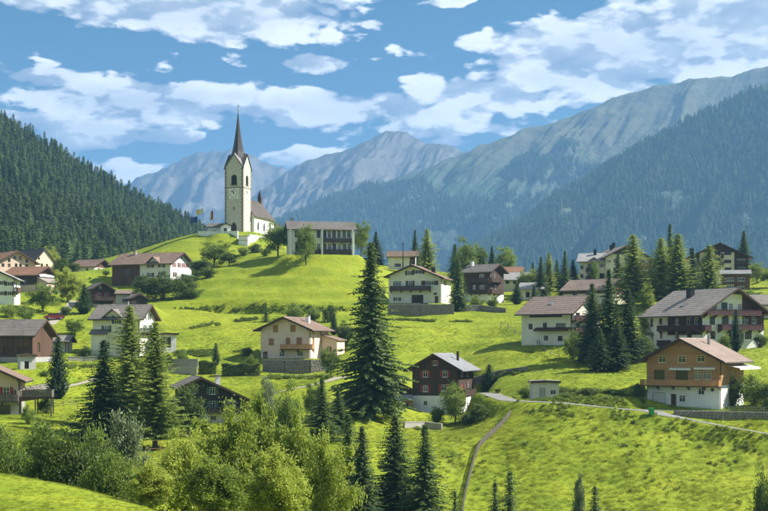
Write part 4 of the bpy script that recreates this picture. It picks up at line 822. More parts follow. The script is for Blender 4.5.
# ---------------------------------------------------------------- church
def build_church():
    a = R(-18.2); s = 5.9; c = W(243, 232.3, 380); ca, sa = math.cos(a), math.sin(a)
    base = W(243, 232.3, 380).z
    # near corner of the tower is its front right edge
    loc = Vector((c.x-(ca*s/2-sa*(-s/2)), c.y-(sa*s/2+ca*(-s/2)), base))
    root = empty('church', loc, a); tag(root, 'white village church with clock tower and needle spire on the hilltop', 'church')
    he, hg, ht = 19.3, 23.3, 36.6; q = s/2
    # tower walls with belfry openings, one arch on each side
    tower = MB()
    aw, az0, az1 = .95, 14.2, 16.3
    def face(k):
        Mz = Matrix.Rotation(R(90*k), 4, 'Z')
        arch = [(aw*math.cos(t), az1+aw*math.sin(t)) for t in np.linspace(0, math.pi, 9)]
        out = []
        P = lambda x, z, y=-q: Mz @ Vector((x, y, z))
        tower.poly([P(-q, -3), P(q, -3), P(q, az0), P(-q, az0)])
        tower.poly([P(-q, az0), P(-aw, az0), P(-aw, az1), P(-q, az1)]); tower.poly([P(aw, az0), P(q, az0), P(q, az1), P(aw, az1)])
        n = len(arch)
        for i in range(n-1):
            (x0, z0), (x1, z1) = arch[i], arch[i+1]
            e0 = q if i < 4 else -q
            if i < 4: tower.poly([P(x0, z0), P(q, az1+(he-az1)*i/4), P(q, az1+(he-az1)*(i+1)/4), P(x1, z1)])
            else: tower.poly([P(x0, z0), P(-q, az1+(he-az1)*(8-i)/4), P(-q, az1+(he-az1)*(7-i)/4), P(x1, z1)])
        tower.poly([P(arch[4][0], arch[4][1]), P(q, he), P(0, he), ]); tower.poly([P(arch[4][0], arch[4][1]), P(0, he), P(-q, he)])
        tower.poly([P(-q, he), P(q, he), P(0, hg)])
        ring = [(aw, az0)]+arch+[(-aw, az0)]
        for i in range(len(ring)):
            (x0, z0), (x1, z1) = ring[i], ring[(i+1) % len(ring)]; tower.poly([P(x0, z0), P(x1, z1), P(x1, z1, -q+.5), P(x0, z0, -q+.5)])
        return Mz, ring
    frames = [face(k) for k in range(4)]
    tw = tower.build('tower', 'plaster_beige', root); tw['label'] = 'square beige clock tower with painted corner stones'
    for k, (Mz, ring) in enumerate(frames):
        m = MB(); m.poly([Mz @ Vector((x, -q+.45, z)) for x, z in ring]); m.build('belfry_opening', 'dark_opening', tw)
        m = MB()
        for i in range(7):
            z = az0+.15+i*.36; m.box(-aw, -q+.3, z, aw, -q+.42, z+.06, Mz @ Matrix.Translation((0, 0, 0)))
        m.build('louvre', 'timber_dark', tw)
        m = MB(); m.box(-aw-.25, -q-.1, az0-.22, aw+.25, -q+.02, az0-.01, Mz); m.build('sill', 'stone_quoin', tw)
        for r0, r1, z0 in ((q+.12, q+.12, 13.3),):
            m = MB(); m.box(-q-.1, -q-.12, z0, q+.1, -q-.002, z0+.22, Mz); m.build('string_course', 'stone_quoin', tw)
        # quoins: alternating long and short corner stones
        for sg in (-1, 1):
            for i in range(34):
                L = .62 if (i+k) % 2 else .36; z = .1+i*.56
                m = QM[L] if False else None
                mb = MB(); mb.box(min(sg*q, sg*(q-L)), -q-.035, z, max(sg*q, sg*(q-L)), -q-.003, z+.5, Mz); mb.build('quoin', 'stone_quoin', tw)
        # gable coping
        for sg in (-1, 1):
            m = MB(); m.prism([(0, hg+.02), (0, hg+.35), (sg*(q+.3), he-.05), (sg*(q+.3), he-.38)], -q-.22, -q+.15, Mz); m.build('gable_coping', 'shingle_dark', tw)
    # clock faces on front and right
    for k in (0, 1, 3):
        Mz = Matrix.Rotation(R(90*k), 4, 'Z') @ Matrix.Translation((0, -q, 12.0-.4)) ; m = MB(); rr = 1.55
        m.box(-rr, -.1, -rr, rr, -.004, rr, Mz); cf = m.build('clock_face', 'clock_white', tw)
        if k != 0 and k != 1: pass
        m = MB()
        for i in range(12):
            t = R(30*i); Mr = Mz @ Matrix.Rotation(t, 4, 'Y'); m.box(-.09, -.13, rr*.72, .09, -.105, rr*.94, Mr)
        m.build('hour_mark', 'clock_hand', cf)
        m = MB()
        for i in range(28):
            t0, t1 = R(360*i/28), R(360*(i+1)/28)
            m.poly([Mz @ Vector((math.sin(t)*r, -.115, math.cos(t)*r)) for t, r in ((t0, 1.02*rr*.6), (t1, 1.02*rr*.6), (t1, rr*.66), (t0, rr*.66))])
        m.build('clock_ring', 'clock_hand', cf)
        for t, L, wd in ((-38, 1.15, .09), (-8, .8, .13)):
            m = MB(); m.box(-wd, -.16, -.25, wd, -.135, L, Mz @ Matrix.Rotation(R(t), 4, 'Y')); m.build('clock_hand', 'clock_hand', cf)
    # slit and door
    m = MB(); m.box(-.16, -q-.02, 6.6, .16, -q-.003, 7.7); m.build('slit_window', 'dark_opening', tw)
    m = MB(); pr = [(-.85, 0), (.85, 0), (.85, 1.9), (.5, 2.7), (0, 3.1), (-.5, 2.7), (-.85, 1.9)]; m.prism(pr, -q-.06, -q-.004); m.build('door', 'timber_dark', tw)
    # four gable roofs behind the gables merging into an octagonal spire
    m = MB()
    for k in range(4):
        Mz = Matrix.Rotation(R(90*k), 4, 'Z')
        for sg in (-1, 1): m.poly([Mz @ Vector(p) for p in ((0, -q-.05, hg+.2), (sg*(q+.1), -q-.05, he-.1), (sg*(q+.1)*.55, 0-.9, he+3.2), (0, 0, hg+1.5))])
    lv = [(he+1.0, 3.05), (hg-.6, 2.35), (hg+1.2, 1.75), (hg+4, 1.2), (hg+8, .62), (ht, .05)]
    for (z0, r0), (z1, r1) in zip(lv[:-1], lv[1:]):
        for i in range(8):
            t0, t1 = R(45*i+22.5), R(45*i+67.5)
            m.poly([(r0*math.cos(t0), r0*math.sin(t0), z0), (r0*math.cos(t1), r0*math.sin(t1), z0), (r1*math.cos(t1), r1*math.sin(t1), z1), (r1*math.cos(t0), r1*math.sin(t0), z1)])
    sp = m.build('spire', 'shingle_dark', root)
    m = MB(); m.tube((0, 0, ht-.1), (0, 0, ht+2.3), .07, .05, 6); m.box(-.6, -.05, ht+1.45, .6, .05, ht+1.57); m.build('cross', 'metal_dark', sp)
    m = MB()
    bpy_ball = [(math.cos(R(e))*.25, ht+.35+math.sin(R(e))*.25) for e in range(-90, 91, 30)]
    for (r0, z0), (r1, z1) in zip(bpy_ball[:-1], bpy_ball[1:]):
        for i in range(8):
            t0, t1 = R(45*i), R(45*i+45); m.poly([(r0*math.cos(t0), r0*math.sin(t0), z0), (r0*math.cos(t1), r0*math.sin(t1), z0), (r1*math.cos(t1), r1*math.sin(t1), z1), (r1*math.cos(t0), r1*math.sin(t0), z1)])
    m.build('spire_ball', 'gold', sp)
    # nave and choir behind the tower
    def block(x0, x1, y0, y1, ze, tn, rf, nm):
        xm = (x0+x1)/2; zr = ze+tn*(x1-x0)/2; m = MB()
        m.poly([(x0, y0, -3), (x1, y0, -3), (x1, y0, ze), (xm, y0, zr), (x0, y0, ze)]); m.poly([(x1, y1, -3), (x0, y1, -3), (x0, y1, ze), (xm, y1, zr), (x1, y1, ze)])
        m.poly([(x1, y0, -3), (x1, y1, -3), (x1, y1, ze), (x1, y0, ze)]); m.poly([(x0, y1, -3), (x0, y0, -3), (x0, y0, ze), (x0, y1, ze)])
        nv = m.build(nm, 'plaster_white', root)
        m = MB(); o = .45
        for xe in (x0-o, x1+o): m.prism(saw(xm, zr+.05, xe, ze-tn*o+.05, .2, 16), y0-.35, y1+.35)
        rfo = m.build('roof', rf, nv)
        m = MB(); m.prism([(xm-.2, zr+.15), (xm, zr+.36), (xm+.2, zr+.15)], y0-.4, y1+.4); m.build('ridge_cap', rf, rfo)
        return nv, zr
    nv, zr = block(-4.8, 3.9, q+.1, q+15, 5.6, 1.2, 'roof_church', 'nave')
    ch, zc = block(-3.4, 2.9, q+15.36, q+21, 4.0, 1.0, 'roof_church', 'choir')
    for y in (q+3.0, q+7.5, q+12):
        pr = [(-.55, 1.6), (.55, 1.6), (.55, 3.3), (.28, 4.0), (0, 4.3), (-.28, 4.0), (-.55, 3.3)]
        m = MB(); m.prism(pr, 0, .05, Matrix.Translation((3.905, y, -.2)) @ Matrix.Rotation(R(90), 4, 'Z') @ Matrix.Translation((0, -.05, 0))); wn = m.build('arched_window', 'stone_quoin', nv)
        pr2 = [(x*.78, 1.6+(z-1.6)*.9+.12) for x, z in pr]
        m = MB(); m.prism(pr2, 0, .06, Matrix.Translation((3.945, y, -.2)) @ Matrix.Rotation(R(90), 4, 'Z') @ Matrix.Translation((0, -.06, 0))); m.build('pane', 'glass', wn)
    m = MB(); pr = [(-.75, 0), (.75, 0), (.75, 2.0), (.4, 2.8), (0, 3.1), (-.4, 2.8), (-.75, 2.0)]
    # ridge turret at the end of the nave roof
    tx, ty = -.45, q+14.2
    m = MB(); m.box(tx-.5, ty-.5, zr-.6, tx+.5, ty+.5, zr+1.6); tu = m.build('ridge_turret', 'timber_dark', root)
    m = MB()
    for i in range(4):
        t0, t1 = R(90*i+45), R(90*i+135); m.poly([(tx+math.cos(t0)*.95, ty+math.sin(t0)*.95, zr+1.6), (tx+math.cos(t1)*.95, ty+math.sin(t1)*.95, zr+1.6), (tx, ty, zr+4.2)])
    m.build('turret_roof', 'shingle_dark', tu)
build_church()

# ---------------------------------------------------------------- walls, fences and small things
def seg_frame(p, q):
    d = (q-p); d.z = 0; L = d.length; d /= L; return d, Vector((d.y, -d.x, 0)), L     # n points to the camera side
def stone_wall(label, path, tops, thick=.5, mt='stone', name='stone_wall', size=(.42, .28), bottom=-.7, stones=True):
    """path: ground points; tops: height of the crown at each point"""
    root = empty(name, path[0]); tag(root, label, 'wall'); o = Vector(path[0])
    P = [Vector(p) for p in path]; core = MB(); st = MB(); cap = MB()
    for i in range(len(P)-1):
        p, q = P[i], P[i+1]; d, n, L = seg_frame(p, q)
        zb0, zb1 = g1(p.x, p.y)+bottom, g1(q.x, q.y)+bottom
        zb0 = min(zb0, tops[i]-.3); zb1 = min(zb1, tops[i+1]-.3)
        c = []
        for base, zb, zt in ((p, zb0, tops[i]), (q, zb1, tops[i+1])):
            for sg in (1, -1): c += [Vector((base.x, base.y, zb))+n*sg*thick/2-o, Vector((base.x, base.y, zt-.08))+n*sg*thick/2-o]
        k = len(core.v); core.v += [tuple(x) for x in c]
        for f in ((0, 1, 5, 4), (2, 6, 7, 3), (1, 3, 7, 5), (0, 2, 3, 1), (4, 5, 7, 6)): core.f.append(tuple(k+x for x in f))
        if stones:
            nrow = max(2, int((max(tops[i]-zb0, tops[i+1]-zb1))/size[1]))
            for r in range(nrow):
                s = random.uniform(-.2, 0)
                while s < L:
                    wd = size[0]*random.uniform(.6, 1.7); s1 = min(s+wd, L); s0 = max(s, 0); t = (s0+s1)/2/L
                    zb = zb0+(zb1-zb0)*t; zt = tops[i]+(tops[i+1]-tops[i])*t; z0 = zb+(zt-zb)*r/nrow; z1 = zb+(zt-zb)*(r+1)/nrow
                    if s1-s0 > .08:
                        j = [random.uniform(-.035, .035) for _ in range(4)]; pr = random.uniform(.02, .1)
                        a = p+d*(s0+.025)-o; b = p+d*(s1-.025)-o
                        for sg in (1, -1):
                            off = n*sg*thick/2
                            A = [Vector((a.x, a.y, z0-o.z+.03+j[0]))+off, Vector((b.x, b.y, z0-o.z+.03+j[1]))+off, Vector((b.x, b.y, z1-o.z-.01+j[2]))+off, Vector((a.x, a.y, z1-o.z-.01+j[3]))+off]
                            B = [x+n*sg*pr+(((A[0]+A[2])/2)-x)*.14 for x in A]; kk = len(st.v); st.v += [tuple(x) for x in A+B]
                            for f in ((4, 5, 6, 7), (0, 1, 5, 4), (1, 2, 6, 5), (2, 3, 7, 6), (3, 0, 4, 7)): st.f.append(tuple(kk+x for x in f))
                    s += wd
        else:
            c = []
            for base, zt in ((p, tops[i]), (q, tops[i+1])):
                for sg in (1, -1): c += [Vector((base.x, base.y, zt-.08))+n*sg*(thick/2+.06)-o, Vector((base.x, base.y, zt+.04))+n*sg*(thick/2+.06)-o]
            k = len(cap.v); cap.v += [tuple(x) for x in c]
            for f in ((0, 1, 5, 4), (2, 6, 7, 3), (1, 3, 7, 5), (0, 2, 3, 1), (4, 5, 7, 6), (0, 4, 6, 2)): cap.f.append(tuple(k+x for x in f))
    core.build('core', 'soil' if stones and mt == 'stone' else mt, root)
    if st.v: tag(st.build('stones', mt, root), kind='stuff')
    if cap.v: cap.build('coping', 'concrete' if mt == 'concrete' else mt, root)
    return root
def zt(v, D): return (VH-v)/F*D
def mk_walls():
    stone_wall('tall rough stone terrace wall under the pink villa', [W(263, 375, 232), W(285, 375, 231), W(310, 376, 231), W(333, 376, 233)], [zt(359.5, 232)]*4)
    stone_wall('grey concrete retaining wall left of the clipped hedges', [W(167, 374, 233), W(198, 376, 233)], [zt(359, 233)]*2, .35, 'concrete', 'retaining_wall', stones=False)
    stone_wall('pale lower concrete step in front of the grey retaining wall', [W(168, 379, 228), W(197, 380, 227)], [zt(367, 228)]*2, .3, 'concrete', 'retaining_wall', stones=False)
    stone_wall('grey stone wall below the broad cream house', [W(388, 315, 288), W(420, 315, 287), W(454, 314, 288)], [zt(304.3, 288)]*3)
    stone_wall('brown rubble wall below the tall dark chalet', [W(456, 312, 293), W(480, 312, 295), W(506, 314, 292)], [zt(305, 293), zt(305, 295), zt(308, 292)])
    a = [hit(472, 384, 200), hit(485, 380, 205), hit(500, 376, 205), hit(515, 373, 205), hit(528, 371.5, 205)]
    stone_wall('low dry stone wall on the meadow behind the red shuttered chalet', a, [p.z+.85 for p in a], .5)
    xs = [W(u, 0, 183.6-(u-672)*.004) for u in (674, 700, 735, 768, 810, 880)]
    stone_wall('dark stone retaining wall between driveway and lower road', [Vector((p.x, p.y, 0)) for p in xs], [W(u, 411.8+(u-674)*.018, 186).z+.35 for u in (674, 700, 735, 768, 810, 880)], .5)
    a = [hit(404, 428, 180), hit(425, 428, 180), hit(442, 430, 180)]
    stone_wall('pale low garden wall below the red shuttered chalet', a, [p.z+.9 for p in a], .3, 'concrete', 'garden_wall', stones=False)
    a = [hit(68, 361, 215), hit(83, 361, 215), hit(97, 360.5, 215)]
    stone_wall('low pale wall on the lawn before the cream house with green shutters', a, [p.z+.7 for p in a], .3, 'concrete', 'garden_wall', stones=False)
    a = [hit(20, 393, 180), hit(34, 391, 180), hit(50, 389, 180)]
    stone_wall('tumbled rubble wall below the weathered barn', a, [p.z+.9 for p in a], .6)
    stone_wall('long white churchyard wall on the crest left of the tower', [W(198.6, 235, 377), W(215, 235, 373), W(238, 235, 369)], [zt(231.4, 377), zt(231.4, 373), zt(231.2, 369)], .45, 'plaster_bright', 'churchyard_wall', stones=False)
    stone_wall('white churchyard wall stepping down to the right of the tower', [W(249, 240, 369), W(257, 240, 374), W(266, 241, 380)], [zt(234.6, 369), zt(235.6, 374), zt(236.4, 380)], .45, 'plaster_bright', 'churchyard_wall', stones=False)
    # white bastion in front of the tower
    p = W(244, 246, 367); b = empty('bastion', p, R(-6)); tag(b, 'white square bastion jutting out below the church tower', 'bastion')
    m = MB(); m.box(-1.35, -1.2, -1.5, 1.35, 1.6, 2.7); m.build('wall', 'plaster_bright', b)
    m = MB(); m.box(-1.5, -1.35, 2.7, 1.5, 1.75, 2.85); m.build('coping', 'concrete', b)
    m = MB(); m.box(-1.42, -1.27, 1.45, 1.42, -1.2, 1.6); m.build('ledge', 'concrete', b)
def fence(label, pts, gap, h, mt, boards=None, rails=(.45, .9), name='fence', r=.06):
    L = smooth_line(pts, 6); out = [L[0]]; acc = 0
    for p, q in zip(L[:-1], L[1:]):
        acc += (q-p).length
        if acc >= gap: out.append(q); acc = 0
    root = empty(name, out[0]); tag(root, label, 'fence'); o = out[0]
    G = [Vector((p.x, p.y, g1(p.x, p.y))) for p in out]
    for p in G:
        m = MB(); t = Vector((random.uniform(-.03, .03), random.uniform(-.03, .03), 0)); m.tube(p-o+Vector((0, 0, -.3)), p-o+t+Vector((0, 0, h)), r, r*.9, 6); m.build('post', mt, root)
    bd = MB()
    for p, q in zip(G[:-1], G[1:]):
        for z in rails:
            m = MB(); m.tube(p-o+Vector((0, 0, h*z)), q-o+Vector((0, 0, h*z)), r*.6, r*.6, 5); m.build('rail', mt, root)
        if boards:
            d, n, Ln = seg_frame(p, q); k = max(1, int((q-p).length/boards))
            for i in range(k):
                t = (i+.5)/k; c = p.lerp(q, t)-o; hw = boards*.33; z0 = random.uniform(.02, .1); z1 = h*random.uniform(.95, 1.08)
                A = [c-d*hw+n*.07, c+d*hw+n*.07, c+d*hw+n*.095, c-d*hw+n*.095]; kk = len(bd.v)
                bd.v += [tuple(x+Vector((0, 0, z0))) for x in A]+[tuple(x+Vector((0, 0, z1))) for x in A]
                for f in ((4, 5, 6, 7), (0, 1, 5, 4), (1, 2, 6, 5), (2, 3, 7, 6), (3, 0, 4, 7)): bd.f.append(tuple(kk+x for x in f))
    if boards: tag(bd.build('boarding', mt, root), kind='stuff')
def mk_fences():
    fence('weathered grey board fence climbing the lower meadow', [hit(462, 516, 140), hit(464, 503, 140), hit(467.5, 486, 140), hit(473, 466, 140), hit(480, 447, 150), hit(493, 434, 150), hit(504, 424, 150), hit(510, 416, 160)], 1.9, .85, 'timber_grey', boards=.17)
    fence('thin metal railing along the driveway of the honey chalet', [W(u, 0, 184.6-(u-690)*.004) for u in (692, 720, 745, 768, 800, 860)], 2.2, 1.0, 'metal_grey', rails=(.35, .65, 1.0), name='railing', r=.035)
    fence('old post and rail fence slanting down beside the wide white house', [hit(501, 327, 240), hit(515, 335, 230), hit(530, 345, 225), hit(545, 353, 220), hit(562, 361, 210)], 2.6, 1.1, 'timber_grey', rails=(.5, .9))
    fence('yellowish pole fence under the tall larch', [hit(146, 452, 125), hit(160, 452, 125), hit(171, 452, 125), hit(184, 453, 125), hit(200, 452, 125)], 1.6, 1.5, 'timber_orange', rails=(.97, .3), r=.05)
    fence('low rail fence on the lawn below the barn', [hit(52, 405, 170), hit(66, 407, 170), hit(84, 409, 170)], 1.8, .8, 'timber_grey', rails=(.5, .95))
def mk_small():
    # wheelie bin
    p = hit(651.5, 416, 160); b = empty('wheelie_bin', p+Vector((0, 0, .03)), R(15)); tag(b, 'green wheelie bin at the edge of the road', 'bin')
    m = MB(); c = [(-.24, -.28), (.24, -.28), (.24, .26), (-.24, .26)]; top = [(-.33, -.36), (.33, -.36), (.33, .36), (-.33, .36)]
    m.v = [(x, y, .06) for x, y in c]+[(x, y, 1.0) for x, y in top]; m.f = [(3, 2, 1, 0), (4, 5, 6, 7), (0, 1, 5, 4), (1, 2, 6, 5), (2, 3, 7, 6), (3, 0, 4, 7)]; m.build('body', 'bin_green', b)
    m = MB(); m.box(-.36, -.4, 1.003, .36, .4, 1.07); m.build('lid', 'bin_green', b)
    for x in (-.28, .28):
        m = MB(); m.tube((x-.03, .3, .1), (x+.03, .3, .1), .1, .1, 10); m.build('wheel', 'rubber', b)
    # wayside cross
    p = hit(592.5, 363.5, 190); b = empty('wayside_cross', p); tag(b, 'small wooden wayside cross with gabled roof before the spruce clump', 'cross')
    m = MB(); m.box(-.08, -.07, -.3, .08, .07, 2.3); m.build('post', 'timber_grey', b)
    m = MB(); m.box(-.55, -.06, 1.45, .55, .06, 1.6); m.build('cross_arm', 'timber_grey', b)
    for sg in (-1, 1):
        m = MB(); m.prism([(0, 2.38), (0, 2.46), (sg*.75, 1.86), (sg*.75, 1.78)], -.2, .2); m.build('roof_board', 'timber_brown', b)
    # flags by the church
    for i, (u, v0, v1, cols, lab) in enumerate(((197.5, 216, 233, ('flag_blue',), 'blue flag on a pole left of the church'), (203, 208, 233, ('flag_white', 'gold'), 'white and yellow flag on a pole left of the church'), (213, 210, 233, ('flag_red', 'flag_white'), 'limp red and white flag on the pole nearest the church'))):
        D = 384+i; p = W(u, v0, D); x, y = p.x, p.y; zg = g1(x, y); hgt = p.z-zg; b = empty('flagpole', (x, y, zg)); tag(b, lab, 'flag')
        m = MB(); m.tube((0, 0, -.5), (0, 0, hgt), .06, .04, 8); m.build('pole', 'metal_grey', b)
        for k, cn in enumerate(cols):
            V = []; Fq = []; nx, nz = 8, 5; limp = i == 2; Ln = .9 if limp else 2.0; hz = 2.6 if limp else 1.7
            x0 = -Ln*k/len(cols); Ls = Ln/len(cols)
            for j in range(nz+1):
                for q in range(nx+1):
                    t = q/nx; xx = -Ln*(k+t)/len(cols); V.append((xx-.05, .18*math.sin(xx*3.2+j*.35)*(1 if not limp else 1.6), hgt-.1-hz*j/nz-(.25 if not limp else .9)*abs(xx)))
            for j in range(nz):
                for q in range(nx): a = j*(nx+1)+q; Fq.append((a, a+1, a+nx+2, a+nx+1))
            np_obj('flag_cloth', V, Fq, cn, b)
    # mast
    p = W(403, 242, 338); zg = g1(p.x, p.y); b = empty('mast', (p.x, p.y, zg)); tag(b, 'slim dark utility mast in front of the low white house', 'mast')
    m = MB(); m.tube((0, 0, -.5), (0, 0, p.z-zg), .16, .1, 8); m.build('pole', 'timber_dark', b)
    m = MB(); m.box(-.5, -.05, p.z-zg-.6, .5, .05, p.z-zg-.5); m.build('cross_arm', 'timber_dark', b)
    def car(loc, rz, paint, label):
        b = empty('parked_car', loc, rz); tag(b, label, 'car')
        pr = [(-2.0, .3), (-2.05, .75), (-1.75, .92), (-1.25, .98), (-.7, 1.42), (.75, 1.45), (1.45, .98), (1.95, .92), (2.05, .6), (2.0, .3)]
        m = MB(); m.prism(pr, -.85, .85); bo = m.build('body', paint, b)
        pr2 = [(-1.12, 1.0), (-.66, 1.36), (.7, 1.38), (1.25, 1.0)]
        for sg in (-1, 1):
            m = MB(); m.prism(pr2, sg*.853, sg*.87); m.build('side_window', 'glass', b)
        for x0, z0, x1, z1 in ((-1.27, 1.0, -.72, 1.42), (1.43, 1.0, .78, 1.44)):
            m = MB(); d = .012*(1 if x0 > 0 else -1); m.poly([(x0+d, -.72, z0+.02), (x0+d, .72, z0+.02), (x1+d, .68, z1-.03), (x1+d, -.68, z1-.03)]); m.build('windscreen', 'glass', b)
        for x in (-1.25, 1.25):
            for sg in (-1, 1):
                m = MB(); m.tube((x, sg*.72, .32), (x, sg*.9, .32), .32, .32, 14); w_ = m.build('wheel', 'rubber', b)
                m = MB(); m.tube((x, sg*.9, .32), (x, sg*.915, .32), .19, .17, 10); m.build('rim', 'metal_grey', w_)
        for sg in (-1, 1):
            m = MB(); m.box(-2.08, sg*.6-.15, .62, -2.0, sg*.6+.15, .76); m.build('headlight', 'paint_white', b)
    p = W(424, 304.3, 293.2); car(Vector((p.x, p.y, g1(p.x, p.y))), R(-5), 'car_dark', 'dark car parked before the garage of the broad cream house')
    p = hit(54, 320, 240); car(p, R(30), 'car_red', 'dark red car parked on the lane at the left')
    # bare grey shrub by the woodshed
    p = hit(376, 413, 185); b = empty('bare_shrub', p); tag(b, 'leafless grey shrub beside the dark woodshed', 'shrub')
    m = MB()
    def twig(q, d, L, r, k):
        e = q+d*L; m.tube(q, e, r, r*.6, 4, False)
        if k:
            for _ in range(3 if k > 1 else 4):
                nd_ = (d+Vector((random.uniform(-.9, .9), random.uniform(-.9, .9), random.uniform(-.5, .4)))).normalized(); twig(q+d*L*random.uniform(.5, 1), nd_, L*random.uniform(.55, .8), r*.55, k-1)
    for _ in range(7): twig(Vector((0, 0, -.1)), Vector((random.uniform(-.9, .9), random.uniform(-.6, .6), 1)).normalized(), 1.7, .06, 4)
    m.build('branches', 'bark_grey', b)
mk_walls(); mk_fences(); mk_small()

# ---------------------------------------------------------------- vegetation
def quads(P, d, ln, wid, nrm):
    """one leaf-shaped quad per row: base P, direction d, length, half width, and a second axis"""
    w_ = np.cross(d, nrm); w_ /= np.linalg.norm(w_, axis=1, keepdims=True)+1e-9; L = ln[:, None]; B = wid[:, None]
    V = np.stack([P, P+d*L*.5+w_*B, P+d*L, P+d*L*.5-w_*B], 1).reshape(-1, 3); return V, np.arange(len(V)).reshape(-1, 4)
def unit(v): return v/(np.linalg.norm(v, axis=-1, keepdims=True)+1e-9)
def conifer(name, Hh, Rb, material, seed, t0=.05, power=.85, droop=.35, spray=.5, step=.3, gap=.42, per=7, fat=.34, lump=.25, bark='bark'):
    g = np.random.default_rng(seed); Vs = []; Ps = []; z = t0*Hh; lv = 0
    A, D_, LN, WD = [], [], [], []
    ph = g.random(3)*6.28
    while z < Hh*.985:
        t = (z/Hh-t0)/(1-t0); k = max(4, int(per*(1-.45*t)+g.random()*2)); a0 = g.random()*6.28; lvl = 1+lump*.55*g.normal()
        for b in range(k):
            az = a0+6.28*b/k+g.normal()*.2
            R0 = Rb*((1-t)**power)*(1-.12*math.exp(-t*14))
            L = R0*(1+lump*math.sin(az*2+ph[0]+z*.5)*.5+g.normal()*lump*.6)*min(max(lvl, .7), 1.25)+.18; L = max(L, .15)
            if g.random() < .1*(lump > .2): L *= .5
            n = max(3, int(L/step)); s = np.linspace(.12, 1, n); r = s*L
            zz = z+L*(.16*s-droop*s**1.6*(1-.55*t)+.16*np.maximum(s-.7, 0))
            az_ = az+.12*g.normal()*s
            P = np.c_[np.cos(az_)*r, np.sin(az_)*r, zz+g.normal(size=n)*.04]
            dr = np.c_[np.cos(az_), np.sin(az_), np.full(n, -.25)]; sd = np.c_[-np.sin(az_), np.cos(az_), np.zeros(n)]
            for sg in (-1, 1, 0):
                d = unit(dr*(.55 if sg else 1)+sd*sg*1.0+np.c_[np.zeros((n, 2)), -.25-.45*g.random(n)]+g.normal(size=(n, 3))*.16)
                ln = spray*(1.05-.5*s)*(.7+.6*g.random(n))*(1.15-.55*t); A.append(P); D_.append(d); LN.append(ln); WD.append(ln*fat)
        z += gap*(1-.45*t)*(.8+.4*g.random()); lv += 1
    # leader
    n = 24; s = g.random(n); A.append(np.c_[np.zeros((n, 2)), Hh*(.955+.045*s)]); a = g.random(n)*6.28; D_.append(unit(np.c_[np.cos(a), np.sin(a), .7+g.random(n)])); LN.append(spray*.55*(1.1-s)); WD.append(spray*.16*(1.1-s))
    P = np.concatenate(A); d = np.concatenate(D_); ln = np.concatenate(LN); wd = np.concatenate(WD)
    nrm = unit(np.c_[g.normal(size=(len(P), 2))*.7, 1+.3*g.normal(size=len(P))])
    V, Fq = quads(P, d, ln, wd, nrm); crown = np_mesh('crown', V, Fq, material, False)
    m = MB(); r = Hh*.0125+.05
    for k in range(6): m.tube((0, 0, Hh*k/6-(.4 if k == 0 else 0)), (0, 0, Hh*(k+1)/6*.99), r*(1-k/6)+.02, r*(1-(k+1)/6)+.02, 8, False)
    me = m.mesh('trunk'); me.materials.append(M_[bark])
    return dict(H=Hh, crown=crown, trunk=me)
def broadleaf(name, Hh, Rx, material, seed, ncl=60, per=110, leaf=.22, zc=.58, rz=.42, stem=True, cl=.3, bark='bark', up=0.0):
    g = np.random.default_rng(seed); c = []
    ph = g.random(6)*6.28
    while len(c) < ncl:
        v = unit(g.normal(size=3)); r = g.random()**.4*(.55+.45*g.random())+.12
        k = 1+.22*math.sin(2*math.atan2(v[1], v[0])+ph[0])+.2*math.sin(3*v[2]+2*math.atan2(v[0], v[1])+ph[1])
        p = v*r*k*np.array([Rx, Rx, rz*Hh])+np.array([0, 0, zc*Hh])
        if up: p[:2] *= 1-.45*max(0, (p[2]/Hh-.55))*up
        if p[2] > .06*Hh: c.append(p)
    c = np.array(c); rc = Rx*cl*(.6+.8*g.random(ncl))
    n = ncl*per; i = np.repeat(np.arange(ncl), per); off = g.normal(size=(n, 3))*.5*np.array([1, 1, .75+.5*up]); P = c[i]+off*rc[i][:, None]
    P[:, 2] = np.maximum(P[:, 2], .05)
    d = unit(g.normal(size=(n, 3))+np.c_[np.zeros((n, 2)), np.full(n, -.1+.7*up)]); nr = unit(g.normal(size=(n, 3))+np.array([0, 0, .8]))
    ln = leaf*(.6+.8*g.random(n)); V, Fq = quads(P, d, ln, ln*.36, nr); crown = np_mesh('crown', V, Fq, material, False)
    m = MB(); r0 = Hh*.014+.03
    if stem:
        m.tube((0, 0, -.4), (.02*Hh, 0, .3*Hh), r0*1.25, r0*.9, 8, False); m.tube((.02*Hh, 0, .3*Hh), (0, .02*Hh, .78*Hh), r0*.9, r0*.25, 7, False)
        for q in c[:min(ncl, 26)]:
            z = max(.16*Hh, q[2]-.28*Hh*(.5+g.random())); z = min(z, .7*Hh); m.tube((0.01*Hh, 0, z), tuple(q), r0*.4*(1-z/Hh)+.015, .012, 5, False)
    else:
        for q in c[:18]: m.tube((q[0]*.12, q[1]*.12, -.3), tuple(q), .05, .012, 5, False)
    me = m.mesh('trunk'); me.materials.append(M_[bark])
    return dict(H=Hh, crown=crown, trunk=me)
